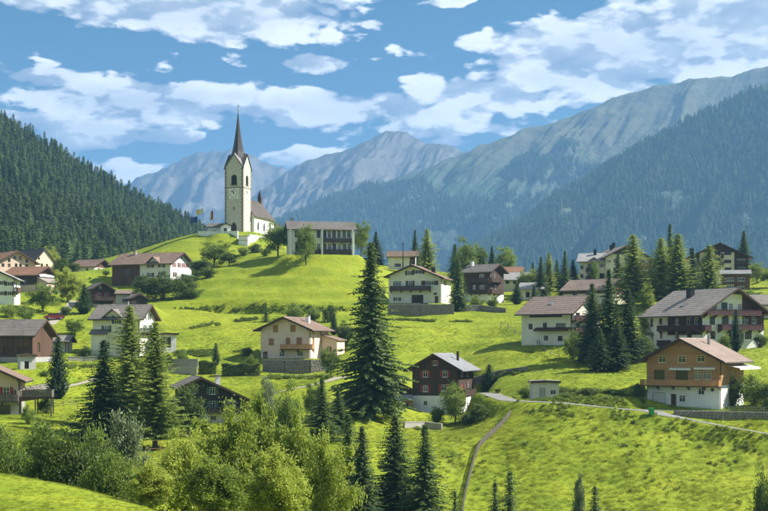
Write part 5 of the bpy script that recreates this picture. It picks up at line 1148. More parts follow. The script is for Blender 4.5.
# prototypes
SPR = [conifer('spruce', 20, 3.9, 'needle_spruce', s, droop=.36, power=pw, lump=.3, gap=.34, per=8, spray=.58, step=.26) for s, pw in ((1, .85), (2, .75), (3, .95))]
SPB = [conifer('spruce_big', 25, 4.4, 'needle_spruce', 5, droop=.42, power=.78, lump=.42, spray=.7, step=.24, gap=.4, per=9, t0=.04)]
SPY = [conifer('spruce_young', 8, 1.9, 'needle_spruce', 8, power=.95, spray=.34, step=.2, gap=.26, t0=.02), conifer('spruce_young', 8, 1.6, 'needle_spruce', 9, power=.9, spray=.34, step=.2, gap=.26, t0=.02)]
LAR = [conifer('larch', 22, 3.4, 'needle_larch', s, droop=.2, power=.62, lump=.4, spray=.62, step=.26, gap=.36, per=9, t0=.09, fat=.3) for s in (21, 22)]
THU = [conifer('thuja', 8, 1.75, 'needle_thuja', 31, droop=-.45, power=.62, lump=.12, spray=.42, step=.2, gap=.24, per=8, t0=.02, fat=.4), conifer('thuja', 8, 1.5, 'needle_thuja', 32, droop=-.5, power=.55, lump=.12, spray=.42, step=.2, gap=.24, per=8, t0=.02, fat=.4)]
BRT = [broadleaf('ash', 10, 3.1, 'leaf_bright', s, 150, 190, .21, .56, .44, cl=.18, up=.8) for s in (41, 42, 43)]
MID = [broadleaf('maple', 9, 3.2, 'leaf_mid', s, 80, 120, .27, .57, .42) for s in (51, 52, 53)]
DRK = [broadleaf('beech', 8, 3.0, 'leaf_dark', s, 80, 120, .27, .53, .46) for s in (61, 62)]
SLV = [broadleaf('willow', 7, 2.2, 'leaf_silver', 71, 80, 150, .22, .52, .46, cl=.28, up=1.0)]
SHR = [broadleaf('shrub', 3, 2.0, 'leaf_mid', s, 50, 110, .2, .45, .5, False, .34) for s in (81, 82)]
SHD = [broadleaf('shrub', 3, 2.0, 'leaf_dark', s, 50, 110, .2, .45, .5, False, .34) for s in (83, 84)]
BSH = [broadleaf('bush', 4.4, 3.4, 'leaf_mid', 91, 110, 170, .22, .45, .5, False, .3), broadleaf('bush', 4.4, 3.0, 'leaf_dark', 92, 100, 170, .22, .45, .5, False, .3)]
VEG_XY = []
def tree(proto, name, label, u, vt, D, wpx=None, group=None, cat='tree', rz=None, vb=None, sink=.0):
    """stands on the ground at photo column u and distance D; its top reaches photo row vt"""
    x = (u-384)/F*D
    if D is None: raise ValueError
    zg = g1(x, D); Hh = (VH-vt)/F*D-zg
    if Hh < .4: Hh = .4
    root = empty(name, (x, D, zg-sink), random.uniform(0, 6.28) if rz is None else rz); tag(root, label, cat, group)
    s = Hh/proto['H']
    if 'w' not in proto:
        co = np.zeros(len(proto['crown'].vertices)*3, np.float32); proto['crown'].vertices.foreach_get('co', co); co = co.reshape(-1, 3); proto['w'] = 2*np.percentile(np.hypot(co[:, 0], co[:, 1]), 96)
    sx = s if wpx is None else (wpx/F*D)/proto['w']
    sx = min(sx, 1.7*s); root.scale = (sx, sx, s); VEG_XY.append((x, D, max(sx*proto['w']/2*.5, .5)))
    for part, me in (('trunk' if proto['H'] > 4.5 else 'stem', proto['trunk']), ('crown' if proto['H'] > 4.5 else 'foliage', proto['crown'])):
        o = bpy.data.objects.new(part, me); COL.objects.link(o); o.parent = root
    return root
def hb(u, v, d0=60): return hit(u, v, d0).y
T = tree
# -- big foreground and middle conifers
T(SPB[0], 'spruce_tree', 'tallest dark spruce in the middle of the picture', 371, 240, 190, 74)
T(SPR[0], 'spruce_tree', 'dark drooping spruce left of the two tall larches', 104, 338, 166, 64)
T(LAR[0], 'larch_tree', 'tall larch in front of the cream house with green shutters', 130, 304, 176, 60)
T(LAR[1], 'larch_tree', 'tall slender larch with bare stem over the pole fence', 155, 320, 166, 60)
T(DRK[0], 'broadleaf_tree', 'round dark broadleaf tree left of the black chalet', 188, 385, 182, 44)
T(THU[0], 'conifer_tree', 'dense conical conifer beside the weathered barn', 58, 336, 196, 22)
T(THU[1], 'conifer_tree', 'dark conical conifer left of the small dark chalet', 84, 284, 283, 17)
G_ = 'dark spruces in front of the wide white house'
T(SPR[1], 'spruce_tree', 'leftmost spruce of the dark clump by the wayside cross', 592, 282, 226, 38, G_)
T(SPR[2], 'spruce_tree', 'tallest spruce of the dark clump by the wayside cross', 609, 268, 224, 44, G_)
T(SPR[0], 'spruce_tree', 'rightmost spruce of the dark clump, beside the guest house', 628, 288, 224, 42, G_)
T(SPR[1], 'spruce_tree', 'low broad spruce at the front of the dark clump', 617, 322, 217, 40, G_)
T(SPR[0], 'spruce_tree', 'small spruce tucked at the left foot of the dark clump', 600, 328, 216, 34, G_)
T(LAR[0], 'larch_tree', 'tall pale larch before the left cream apartment house', 633, 234, 292, 46, 'larches below the apartment houses')
T(LAR[1], 'larch_tree', 'larch left of the middle pair above the guest house roof', 661, 237, 290, 40, 'larches below the apartment houses')
T(LAR[0], 'larch_tree', 'broad larch of the middle pair above the guest house roof', 678, 233, 286, 42, 'larches below the apartment houses')
T(SPR[2], 'spruce_tree', 'dark spruce rising behind the middle pair of larches', 670, 223, 305, 26)
T(LAR[1], 'larch_tree', 'larch in front of the large apartment house with dark gable', 709, 244, 288, 44, 'larches below the apartment houses')
T(SPR[1], 'spruce_tree', 'lone dark spruce right of the large apartment house', 744, 230, 362, 22)
T(SPR[0], 'spruce_tree', 'dark spruce at the left of the group behind the wide white house', 541, 256, 322, 20, 'spruces behind the wide white house')
T(LAR[0], 'larch_tree', 'greener conifer in the group behind the wide white house', 549, 252, 332, 18)
T(SPR[1], 'spruce_tree', 'small spruce between two taller ones behind the wide white house', 557, 260, 338, 14, 'spruces behind the wide white house')
T(SPR[2], 'spruce_tree', 'tall dark spruce left of the cream apartment wing', 565, 250, 326, 20, 'spruces behind the wide white house')
T(THU[0], 'thuja_tree', 'clipped dark thuja column left of the little cream house', 517, 283, 312, 12, 'clipped thujas')
T(THU[1], 'thuja_tree', 'slim clipped thuja right of the little cream house', 534, 285, 310, 7, 'clipped thujas')
T(SPR[0], 'spruce_tree', 'dark spruce right of the white building on the crest', 376, 231, 347, 20)
T(SPR[2], 'spruce_tree', 'dark spruce behind the broad cream house roof', 415, 229, 350, 16)
T(LAR[1], 'larch_tree', 'light green tapered larch right behind the broad cream house', 427, 228, 338, 26)
T(SPR[1], 'spruce_tree', 'dark spruce between broad cream house and tall dark chalet', 458, 256, 293, 22)
T(MID[0], 'broadleaf_tree', 'rounded tree rising behind the tall dark chalet', 466, 239, 345, 24)
T(MID[1], 'broadleaf_tree', 'second rounded tree behind the tall dark chalet roof', 479, 243, 350, 18)
T(SPR[0], 'spruce_tree', 'small dark spruce just behind the tall dark chalet', 484, 251, 340, 14)
T(MID[2], 'broadleaf_tree', 'airy tree behind the terracotta roof', 506, 247, 385, 20)
T(THU[1], 'conifer_tree', 'conical young conifer before the guest house balconies', 736, 309, 228, 12)
T(THU[0], 'conifer_tree', 'dark conical conifer right of the red shuttered chalet', 489, 364, 224, 18)
# -- hilltop trees
T(MID[1], 'broadleaf_tree', 'broadleaf tree in front of the left half of the crest building', 306, 223, 321, 27)
T(MID[0], 'broadleaf_tree', 'rounded tree between church and crest building', 278, 223, 336, 32)
T(MID[2], 'broadleaf_tree', 'light broadleaf tree right of the crest building', 361, 222, 338, 17)
T(MID[2], 'broadleaf_tree', 'rounded dark green tree on the slope below the church', 214, 241, 338, 36)
T(MID[0], 'broadleaf_tree', 'smaller tree right of the rounded tree below the church', 229, 251, 336, 26)
T(DRK[1], 'broadleaf_tree', 'bushy tree at the left foot of the trees below the church', 202, 258, 325, 24)
G_ = 'dark bushy trees below the white farmhouse'
T(DRK[0], 'broadleaf_tree', 'left dark bushy tree below the white farmhouse', 147, 275, 308, 30, G_)
T(DRK[1], 'broadleaf_tree', 'middle dark bushy tree below the white farmhouse', 163, 273, 304, 36, G_)
T(DRK[0], 'broadleaf_tree', 'right dark bushy tree below the white farmhouse', 181, 276, 306, 32, G_)
T(SHR[0], 'shrub', 'low bush at the right end of the farmhouse bushes', 192, 286, 306, 20, cat='shrub')
T(SHD[0], 'shrub', 'bush beside the glass porch of the white farmhouse', 194, 276, 318, 14, cat='shrub')
T(SHR[1], 'shrub', 'shrub on the slope below the churchyard path', 244, 246, 352, 16, cat='shrub')
T(SHD[1], 'shrub', 'dark shrub below the churchyard wall to the right', 256, 243, 356, 14, cat='shrub')
T(SHR[0], 'shrub', 'shrub at the foot of the rounded tree beside the crest building', 266, 247, 342, 12, cat='shrub')
# -- left village
T(MID[1], 'broadleaf_tree', 'leafy tree in front of the dark barn with lean-to', 43, 283, 282, 32)
T(DRK[1], 'broadleaf_tree', 'dark tree right of the barn with terracotta roof', 54, 272, 312, 14)
T(BRT[0], 'broadleaf_tree', 'light green tree right of the left village roofs', 68, 269, 300, 30)
T(BRT[1], 'broadleaf_tree', 'yellow green tree behind the steep black roof', 50, 247, 362, 20)
T(DRK[0], 'broadleaf_tree', 'dark tree between cream house and low white house', 61, 258, 352, 18)
T(MID[2], 'broadleaf_tree', 'small round tree on the lawn beside the lane', 75, 319, 258, 18)
T(SHR[1], 'shrub', 'bush beside the white house at the left edge', 10, 303, 272, 20, cat='shrub')
T(SHR[0], 'shrub', 'second bush along the lane at the left edge', 26, 306, 270, 18, cat='shrub')
T(SHD[0], 'shrub', 'dark bush beside the dark red car', 66, 306, 280, 12, cat='shrub')
T(SHD[1], 'shrub', 'dark bush right of the low white house at the forest foot', 117, 268, 350, 16, cat='shrub')
T(MID[0], 'broadleaf_tree', 'small tree behind the dark chalet below the farmhouse', 90, 277, 330, 16)
# -- around pink villa
T(THU[1], 'conifer_tree', 'slim dark cypress-like conifer by the clipped hedges', 216, 343, 236, 8)
T(SHD[0], 'shrub', 'dark shrub left of the pink villa', 247, 347, 246, 13, cat='shrub')
T(SHR[1], 'shrub', 'shrub at the left corner of the pink villa terrace', 252, 354, 236, 11, cat='shrub')
T(MID[2], 'broadleaf_tree', 'leafy tree right of the pink villa terrace', 331, 348, 226, 22)
T(DRK[1], 'broadleaf_tree', 'dark tree behind the pink villa annex', 345, 322, 252, 20)
T(THU[0], 'conifer_tree', 'small dark conifer behind the pink villa chimney', 334, 313, 265, 9)
T(SPY[0], 'spruce_tree', 'young spruce on the bank above the pink villa roof', 266, 305, 284, 9)
T(SHR[0], 'shrub', 'pale shrub on the terrace bank above the pink villa', 295, 303, 285, 22, cat='shrub')
T(SHR[1], 'shrub', 'second pale shrub on the bank above the pink villa', 313, 305, 284, 18, cat='shrub')
T(SHD[1], 'shrub', 'dark shrub at the right end of the terrace bank', 330, 303, 283, 16, cat='shrub')
# -- red shuttered chalet garden
T(MID[1], 'broadleaf_tree', 'light fruit tree in front of the red shuttered chalet', 455, 382, 203, 34)
T(DRK[0], 'broadleaf_tree', 'dark fruit tree on the meadow left of the fence', 480, 403, 190, 34)
T(DRK[1], 'broadleaf_tree', 'fruit tree at the top end of the board fence', 498, 388, 203, 36)
T(SHD[0], 'shrub', 'dark shrub under the light fruit tree', 437, 407, 204, 16, cat='shrub')
T(SHR[0], 'shrub', 'shrub below the dark woodshed', 388, 413, 196, 16, cat='shrub')
T(SHR[1], 'shrub', 'shrub beside the shed at the road bend', 527, 385, 203, 16, cat='shrub')
T(SHD[1], 'shrub', 'bush right of the pale shed at the road bend', 562, 388, 200, 14, cat='shrub')
T(SHR[0], 'shrub', 'bush at the foot of the broad cream house wall', 477, 296, 300, 14, cat='shrub')
T(SHR[1], 'shrub', 'bush before the tall dark chalet base', 492, 297, 303, 12, cat='shrub')
# -- right village
T(SHR[0], 'shrub', 'bush at the right corner of the wide white house', 573, 331, 230, 18, cat='shrub')
T(SHD[1], 'shrub', 'dark bush between wide white house and spruce clump', 583, 340, 228, 16, cat='shrub')
T(SHR[1], 'shrub', 'bush on the bank left of the honey chalet', 620, 389, 194, 22, cat='shrub')
T(SHD[0], 'shrub', 'dark bush on the road bank below the wayside cross', 588, 388, 194, 24, cat='shrub')
T(SHD[1], 'shrub', 'dark bush at the left corner of the honey chalet', 638, 382, 193, 16, cat='shrub')
T(SHR[1], 'shrub', 'low bush at the left end of the road bank', 567, 392, 193, 20, cat='shrub')
T(SHD[0], 'shrub', 'bush right of the honey chalet awning', 733, 377, 194, 20, cat='shrub')
T(SHR[0], 'shrub', 'large bush above the retaining wall at the right edge', 754, 375, 192, 30, cat='shrub')
T(SHD[1], 'shrub', 'dark bush at the right edge over the railing', 772, 380, 190, 26, cat='shrub')
T(SHR[1], 'shrub', 'bush before the ground floor of the guest house', 727, 332, 232, 14, cat='shrub')
T(SHD[0], 'shrub', 'small bush at the right corner of the guest house', 760, 334, 234, 14, cat='shrub')
T(MID[1], 'broadleaf_tree', 'leafy tree right of the brown house with white windows', 757, 262, 350, 24)
T(MID[0], 'broadleaf_tree', 'broadleaf tree at the right edge behind the guest house', 772, 268, 335, 22)
T(BRT[2], 'broadleaf_tree', 'pale bushy tree under the left larch', 646, 285, 282, 20)
T(MID[2], 'broadleaf_tree', 'bushy tree between the larches and guest house roof', 690, 281, 288, 18)
T(MID[1], 'broadleaf_tree', 'small tree before the cream apartment wing', 594, 261, 330, 12)
T(MID[0], 'broadleaf_tree', 'bushy tree left of the spruces behind the wide white house', 531, 270, 335, 20)
# -- more green between the houses
T(SPR[2], 'spruce_tree', 'dark spruce just right of the tall dark chalet roof trees', 492, 246, 362, 18)
T(SPR[1], 'spruce_tree', 'dark spruce left of the rounded trees behind the tall dark chalet', 455, 243, 352, 18)
T(SPR[0], 'spruce_tree', 'dark pointed spruce right of the tall spruce by the apartment wing', 573, 259, 342, 16)
T(SPR[2], 'spruce_tree', 'dark pointed spruce at the left end of the skyline spruces', 533, 262, 345, 15)
T(MID[2], 'broadleaf_tree', 'tree right of the rose gable house at the left edge', 26, 262, 334, 16)
T(DRK[1], 'broadleaf_tree', 'dark tree between terracotta barn and low white house', 73, 262, 345, 18)
T(MID[0], 'broadleaf_tree', 'tree left of the barn end of the white farmhouse', 106, 270, 335, 18)
T(SHR[0], 'shrub', 'bush between the tiny beige hut and the farmhouse bushes', 138, 292, 296, 12, cat='shrub')
T(DRK[0], 'broadleaf_tree', 'dark round tree at the right end of the farmhouse bushes', 197, 272, 322, 20)
T(SHR[1], 'shrub', 'bush on the slope between farmhouse and church', 208, 266, 320, 16, cat='shrub')
T(SHD[0], 'shrub', 'bush at the left corner of the cream house with green shutters', 86, 346, 234, 12, cat='shrub')
T(SHR[0], 'shrub', 'bush right of the glazed porch', 183, 350, 236, 14, cat='shrub')
T(SHD[1], 'shrub', 'bush in front of the glazed porch', 168, 353, 232, 13, cat='shrub')
T(MID[1], 'broadleaf_tree', 'small tree left of the weathered barn hut', 48, 334, 240, 13)
T(SHR[1], 'shrub', 'bush left of the conical conifer beside the barn', 44, 370, 204, 13, cat='shrub')
T(SHD[0], 'shrub', 'dark bush under the deck of the rosy house', 46, 398, 184, 15, cat='shrub')
T(MID[0], 'broadleaf_tree', 'small tree behind the little cream house', 523, 272, 335, 14)
T(SPR[1], 'spruce_tree', 'dark spruce behind the larch pair at the right', 693, 250, 318, 20)
T(SPR[0], 'spruce_tree', 'dark spruce left of the left larch above the wide white house', 618, 252, 308, 20)
T(SHR[0], 'shrub', 'bush behind the guest house roof at the right', 752, 290, 300, 18, cat='shrub')
T(MID[2], 'broadleaf_tree', 'leafy tree left of the large guest house', 649, 312, 246, 20)
T(SHD[1], 'shrub', 'dark bush at the left wall of the guest house', 646, 335, 232, 18, cat='shrub')
T(SHR[1], 'shrub', 'bush left of the red shuttered chalet woodshed', 362, 405, 205, 16, cat='shrub')
T(SHR[0], 'shrub', 'bush below the pale low garden wall', 418, 426, 188, 18, cat='shrub')
T(DRK[1], 'broadleaf_tree', 'dark leafy tree between spruce and woodshed', 352, 390, 196, 22)
T(SHD[0], 'shrub', 'dark bush under the dark fruit tree by the fence', 468, 413, 196, 16, cat='shrub')
# -- bottom right meadow
T(SPR[1], 'spruce_tree', 'left of the two dark spruces at the bottom centre', 395, 413, 140, 64, 'spruces at the bottom centre')
T(SPR[2], 'spruce_tree', 'right of the two dark spruces at the bottom centre', 425, 423, 137, 62, 'spruces at the bottom centre')
T(SPR[0], 'spruce_tree', 'slim spruce right of the bright foreground trees', 348, 412, 138, 52, 'spruces beside the bright trees')
T(SPR[1], 'spruce_tree', 'second spruce right of the bright foreground trees', 362, 424, 130, 46, 'spruces beside the bright trees')
T(SPR[2], 'spruce_tree', 'spruce rising behind the bright foreground trees', 322, 377, 170, 40)
T(SPR[0], 'spruce_tree', 'small spruce left of the tallest spruce', 338, 388, 176, 32)
T(SPY[0], 'spruce_tree', 'young spruce at the bottom edge right of the fence', 495, 481, 138, 34, 'young spruces at the bottom edge')
T(SPY[1], 'spruce_tree', 'taller young spruce at the bottom edge right of the fence', 510, 470, 139, 38, 'young spruces at the bottom edge')
T(SPY[0], 'spruce_tree', 'young spruce at the bottom edge beside the silvery sapling', 595, 485, 140, 36, 'young spruces at the bottom edge')
T(SLV[0], 'sapling', 'silvery sapling at the bottom edge of the meadow', 579, 474, 141, 14, cat='sapling')
T(BSH[1], 'shrub', 'bush in the bottom right corner', 766, 476, 135, 26, cat='shrub')
T(SPY[1], 'spruce_tree', 'tiny spruce at the bottom edge left of the fence', 455, 490, 137, 22, 'young spruces at the bottom edge')
# -- bright foreground trees
G_ = 'bright foreground trees'
for pr, u, vt, D, wp, lab in ((0, 152, 462, 74, 60, 'lowest bright foreground tree, at the left end of the row'), (1, 186, 432, 82, 66, 'bright foreground tree second from the left'), (2, 222, 415, 90, 70, 'bright foreground tree right below the round dark tree'),
                              (0, 262, 402, 94, 66, 'tallest bright foreground tree, below the black chalet'), (1, 300, 413, 92, 62, 'bright foreground tree second from the right'), (2, 330, 442, 86, 52, 'rightmost bright foreground tree, beside the spruces'),
                              (1, 215, 458, 72, 74, 'front bright tree low in the middle of the row'), (2, 278, 452, 74, 70, 'front bright tree low at the right of the row')):
    T(BRT[pr], 'broadleaf_tree', lab, u, vt, D, wp, G_)
T(MID[0], 'broadleaf_tree', 'greener slender tree among the bright foreground trees', 288, 385, 150, 30)
T(SLV[0], 'broadleaf_tree', 'thin young tree by the gravel path behind the bright trees', 268, 378, 172, 20)
T(MID[2], 'broadleaf_tree', 'small tree by the path below the pink villa', 312, 383, 185, 20)
# -- left foreground shrubs
T(BSH[1], 'shrub', 'large dark rounded bush at the top of the near lawn', 66, 432, 87, 74, cat='shrub')
T(BSH[0], 'shrub', 'green bush at the right end of the near lawn', 106, 455, 84, 58, cat='shrub')
T(BSH[0], 'shrub', 'leafy bush behind the large dark bush', 96, 432, 97, 50, cat='shrub')
T(BSH[0], 'shrub', 'bush at the left edge of the near lawn', 8, 440, 92, 54, cat='shrub')
T(MID[1], 'broadleaf_tree', 'small leafy tree left of the large dark bush', 40, 414, 108, 40)
T(SLV[0], 'willow_tree', 'silvery willow right of the large dark bush', 126, 411, 100, 44)
T(BSH[1], 'shrub', 'dark bush at the left edge behind the near lawn', -8, 422, 112, 50, cat='shrub')
T(BSH[0], 'shrub', 'bush under the silvery willow', 134, 462, 88, 40, cat='shrub')
T(SHR[0], 'shrub', 'small bush beside the balcony house at the left edge', 28, 405, 168, 14, cat='shrub')

def hedge(label, p, q, wd, ht, material):
    root = empty('hedge', p); tag(root, label, 'hedge'); d, n, L = seg_frame(Vector(p), Vector(q)); g = np.random.default_rng(5)
    N = int(L*wd*ht*420)+900; a = g.random(N); b = g.random(N); c = g.random(N); k = g.integers(0, 3, N)
    b = np.where(k == 0, np.round(b)*.96+.02*g.normal(size=N), b); c = np.where(k == 1, .97+.03*g.normal(size=N), c)
    P = np.c_[d.x*a*L+n.x*(b-.5)*wd, d.y*a*L+n.y*(b-.5)*wd, c*ht*(1+.08*np.sin(a*L*2.1))+(q[2]-p[2])*a]
    dd = unit(g.normal(size=(N, 3))); V, Fq = quads(P, dd, .16+.1*g.random(N), np.full(N, .07), unit(g.normal(size=(N, 3))))
    np_obj('foliage', V, Fq, material, root, False)
    m = MB()
    for i in range(max(2, int(L/.8))):
        t = (i+.5)/max(2, int(L/.8)); m.tube((d.x*L*t, d.y*L*t, -.2+(q[2]-p[2])*t), (d.x*L*t+.1, d.y*L*t, ht*.85+(q[2]-p[2])*t), .04, .015, 5, False)
    m.build('stems', 'bark', root)
def gp(u, v, d0): p = hit(u, v, d0); return p
hedge('short clipped dark hedge left of the pink villa wall', gp(199, 374, 205), gp(216, 374, 205), 1.3, 2.1, 'leaf_dark')
hedge('long clipped dark hedge left of the pink villa wall', gp(222, 376, 205), gp(260, 376, 205), 1.3, 2.0, 'leaf_dark')
hedge('low hedge along the garden behind the clipped hedges', gp(178, 357, 236), gp(214, 355, 236), .9, 1.0, 'leaf_mid')

# ---------------------------------------------------------------- mountains, forests
def scatter(name, P, scl, src_mesh, material=None):
    """plants nobody could count: instances on the points of one mesh"""
    m = bpy.data.meshes.new(name); m.vertices.add(len(P)); m.vertices.foreach_set('co', np.asarray(P, np.float32).ravel())
    at = m.attributes.new('scl', 'FLOAT', 'POINT'); at.data.foreach_set('value', np.asarray(scl, np.float32))
    at = m.attributes.new('rz', 'FLOAT', 'POINT'); at.data.foreach_set('value', rng.random(len(P)).astype(np.float32)*6.28)
    o = bpy.data.objects.new(name, m); COL.objects.link(o); tag(o, kind='stuff')
    srcs = src_mesh if isinstance(src_mesh, list) else [src_mesh]
    ng = bpy.data.node_groups.new('scatter', 'GeometryNodeTree'); ng.interface.new_socket('Geometry', in_out='INPUT', socket_type='NodeSocketGeometry'); ng.interface.new_socket('Geometry', in_out='OUTPUT', socket_type='NodeSocketGeometry')
    gi = ng.nodes.new('NodeGroupInput'); go = ng.nodes.new('NodeGroupOutput'); jn = ng.nodes.new('GeometryNodeJoinGeometry')
    ns = ng.nodes.new('GeometryNodeInputNamedAttribute'); ns.data_type = 'FLOAT'; ns.inputs[0].default_value = 'scl'
    nr = ng.nodes.new('GeometryNodeInputNamedAttribute'); nr.data_type = 'FLOAT'; nr.inputs[0].default_value = 'rz'
    cb = ng.nodes.new('ShaderNodeCombineXYZ'); ng.links.new(nr.outputs[0], cb.inputs[2])
    idx = ng.nodes.new('GeometryNodeInputIndex'); md = ng.nodes.new('ShaderNodeMath'); md.operation = 'MODULO'; ng.links.new(idx.outputs[0], md.inputs[0]); md.inputs[1].default_value = len(srcs)
    for k, me in enumerate(srcs):
        so = bpy.data.objects.new(name+'_plant', me)
        oi = ng.nodes.new('GeometryNodeObjectInfo'); oi.inputs['Object'].default_value = so; oi.inputs['As Instance'].default_value = True
        ip = ng.nodes.new('GeometryNodeInstanceOnPoints'); ng.links.new(gi.outputs[0], ip.inputs['Points']); ng.links.new(oi.outputs['Geometry'], ip.inputs['Instance'])
        cmpn = ng.nodes.new('FunctionNodeCompare'); cmpn.data_type = 'FLOAT'; cmpn.operation = 'EQUAL'; ng.links.new(md.outputs[0], cmpn.inputs[0]); cmpn.inputs[1].default_value = k; cmpn.inputs['Epsilon'].default_value = .1
        ng.links.new(cmpn.outputs[0], ip.inputs['Selection'])
        ng.links.new(cb.outputs[0], ip.inputs['Rotation']); ng.links.new(ns.outputs[0], ip.inputs['Scale']); ng.links.new(ip.outputs[0], jn.inputs[0])
    ng.links.new(jn.outputs[0], go.inputs[0])
    md_ = o.modifiers.new('scatter', 'NODES'); md_.node_group = ng
    return o
def mountain(name, crest, D, run, zb, mt, ns, nt, gul, amp, jag, fdir=(0, -1), back=.5, conc=1.15, seed=0, dvar=0.0, streak=9.):
    """a slope hung from its skyline: crest pixels at distance D, falling to zb towards fdir"""
    u = np.array([c[0] for c in crest], float); v = np.array([c[1] for c in crest], float); us = np.linspace(u[0], u[-1], ns)
    vs = np.interp(us, u, v); Ds = D*(1+dvar*(us-384)/768); xc = (us-384)/F*Ds; yc = Ds.copy(); zc = (VH-vs)/F*Ds
    sc = np.cumsum(np.r_[0, np.hypot(np.diff(xc), np.diff(yc))])
    zc = zc+jag*(ridged(sc/gul*1.7+seed, np.full(ns, 3.3+seed), 5)-.55)+jag*.3*fbm(sc/gul*9+seed, np.full(ns, 1.3), 3)
    f = np.array(fdir)/np.hypot(*fdir)
    ts = np.concatenate([np.linspace(0, 1, nt), 1+np.linspace(0, 1, nt//3)[1:]])
    S, Tt = np.meshgrid(sc, ts); front = np.clip(Tt, 0, 1); bk = np.clip(Tt-1, 0, 1)
    wig = .5*fbm(S/gul+seed, Tt*1.5, 3)
    hgt = (zc-zb)[None]; Z = zb+hgt*(front**conc)*(1-bk*.9)
    X = xc[None]+f[0]*run*(1-front)-f[0]*run*back*bk; Y = yc[None]+f[1]*run*(1-front)-f[1]*run*back*bk
    env = np.sqrt(np.clip(front*(1-front)*4, 0, 1))*(1-bk)
    rd = ridged(S/gul+wig+seed, Tt*1.2+seed, 6, .55)-.6
    Z = Z+env*amp*rd*2+env*amp*.5*fbm(S/gul*3+5, Tt*streak*.5, 4)
    Z = Z+env*amp*.35*(ridged(X/gul*2.4+seed, (Y*.8+Z*1.3)/gul*2.4, 5, .55)-.6)
    ny, nx = Z.shape; idx = np.arange(nx*ny).reshape(ny, nx); q = np.stack([idx[:-1, :-1], idx[:-1, 1:], idx[1:, 1:], idx[1:, :-1]], -1).reshape(-1, 4)
    o = np_obj(name, np.c_[X.ravel(), Y.ravel(), Z.ravel()], q, mt); tag(o, kind='structure')
    return X, Y, Z, front, nt
def on_surface(srf, n, keep, g):
    X, Y, Z, fr, nt = srf; j = g.random(n)*(nt-1.001); i = g.random(n)*(X.shape[1]-1.001); j0 = j.astype(int); i0 = i.astype(int); fj = j-j0; fi = i-i0
    bl = lambda A: A[j0, i0]*(1-fj)*(1-fi)+A[j0, i0+1]*(1-fj)*fi+A[j0+1, i0]*fj*(1-fi)+A[j0+1, i0+1]*fj*fi
    P = np.c_[bl(X), bl(Y), bl(Z)]; k = keep(P, bl(fr)); P = P[k]
    u = 384+F*P[:, 0]/P[:, 1]; return P[(u > -60) & (u < 830)]
g_ = np.random.default_rng(3)
# far range in the middle, left massif behind it
mountain('mountain_range', [(-500, 215), (-100, 205), (60, 200), (120, 186), (150, 174), (185, 162), (212, 153), (232, 151), (250, 154), (275, 170), (310, 184), (420, 205), (700, 230)], 6600, 1900, -160, 'mountain_far', 520, 130, 400, 180, 60, (-.1, -1), seed=2, streak=14.)
mountain('mountain_peak', [(120, 265), (190, 235), (250, 200), (285, 180), (312, 163), (335, 155), (355, 151), (372, 144), (388, 135), (400, 132), (414, 136), (432, 144), (450, 150), (470, 155), (520, 170), (600, 195), (760, 240)], 5700, 1800, -160, 'mountain_far', 520, 130, 380, 170, 40, (-.35, -1), seed=7, streak=14.)
mid = mountain('mountain_ridge', [(180, 262), (240, 238), (300, 214), (340, 201), (400, 181), (450, 160), (480, 148), (520, 133), (570, 116), (620, 97), (655, 86), (690, 79), (715, 78), (732, 76), (768, 66), (850, 45), (940, 38)], 4400, 1500, -170, 'mountain_mid', 480, 130, 320, 110, 20, (-.75, -1), seed=11)
near = mountain('mountain_ridge', [(400, 310), (440, 287), (480, 258), (510, 235), (550, 202), (600, 172), (640, 149), (690, 120), (730, 102), (768, 84), (850, 40), (960, 0), (1150, -30)], 3100, 1100, -160, 'mountain_near', 420, 120, 170, 48, 10, (-.8, -1), seed=4)
hill = mountain('wooded_hill', [(-420, -64), (-250, 5), (-120, 69), (0, 134), (60, 169), (110, 199), (150, 220), (200, 245), (240, 272), (300, 310)], 980, 560, 14, 'forest_floor', 170, 90, 110, 9, 5, (.05, -1), conc=1.05, seed=9, dvar=.12)
FS = [conifer('far_spruce', 22, 3.6, 'needle_forest', 101, spray=1.25, step=.9, gap=1.35, per=6, fat=.42, t0=.08)['crown'], conifer('far_spruce', 22, 3.2, 'needle_forest', 102, spray=1.25, step=.9, gap=1.35, per=6, fat=.42, power=.7, t0=.08)['crown'],
      conifer('far_pine', 20, 3.8, 'needle_forest', 103, spray=1.4, step=.95, gap=1.4, per=6, fat=.42, power=.5, t0=.25)['crown']]
FL = [conifer('far_larch', 20, 3.4, 'needle_forest_pale', 104, spray=1.2, step=.9, gap=1.35, per=6, fat=.36, droop=.15, t0=.1)['crown'], broadleaf('far_broadleaf', 16, 4.2, 'needle_forest_pale', 105, 26, 22, 1.3)['crown']]
MS = [conifer('mountain_spruce', 22, 3.8, 'needle_mountain', 106, spray=2.6, step=1.6, gap=2.6, per=5, fat=.45, t0=.05)['crown']]
P = on_surface(hill, 50000, lambda p, f: (384+F*p[:, 0]/p[:, 1] < 228) & (p[:, 1] > 455), g_)
w_ = fbm(P[:, 0]/45, P[:, 1]/45, 3); P = P[w_ > -.42]; w_ = w_[w_ > -.42]; pale = g_.random(len(P)) < np.where(P[:, 2] < 60, .22, .09)+.2*(w_ > .2)
scatter('forest', P[~pale], (.34+.6*g_.random((~pale).sum())**1.2), FS); scatter('forest', P[pale], .36+.55*g_.random(pale.sum()), FL)
keepn = lambda p, f: (p[:, 2]+180*fbm(p[:, 0]/160, p[:, 2]/90, 4) < 640) & (fbm(p[:, 0]/130+7, p[:, 2]/60, 3) > -.5)
P = on_surface(near, 62000, keepn, g_); scatter('mountain_forest', P, .55+.55*g_.random(len(P)), MS)
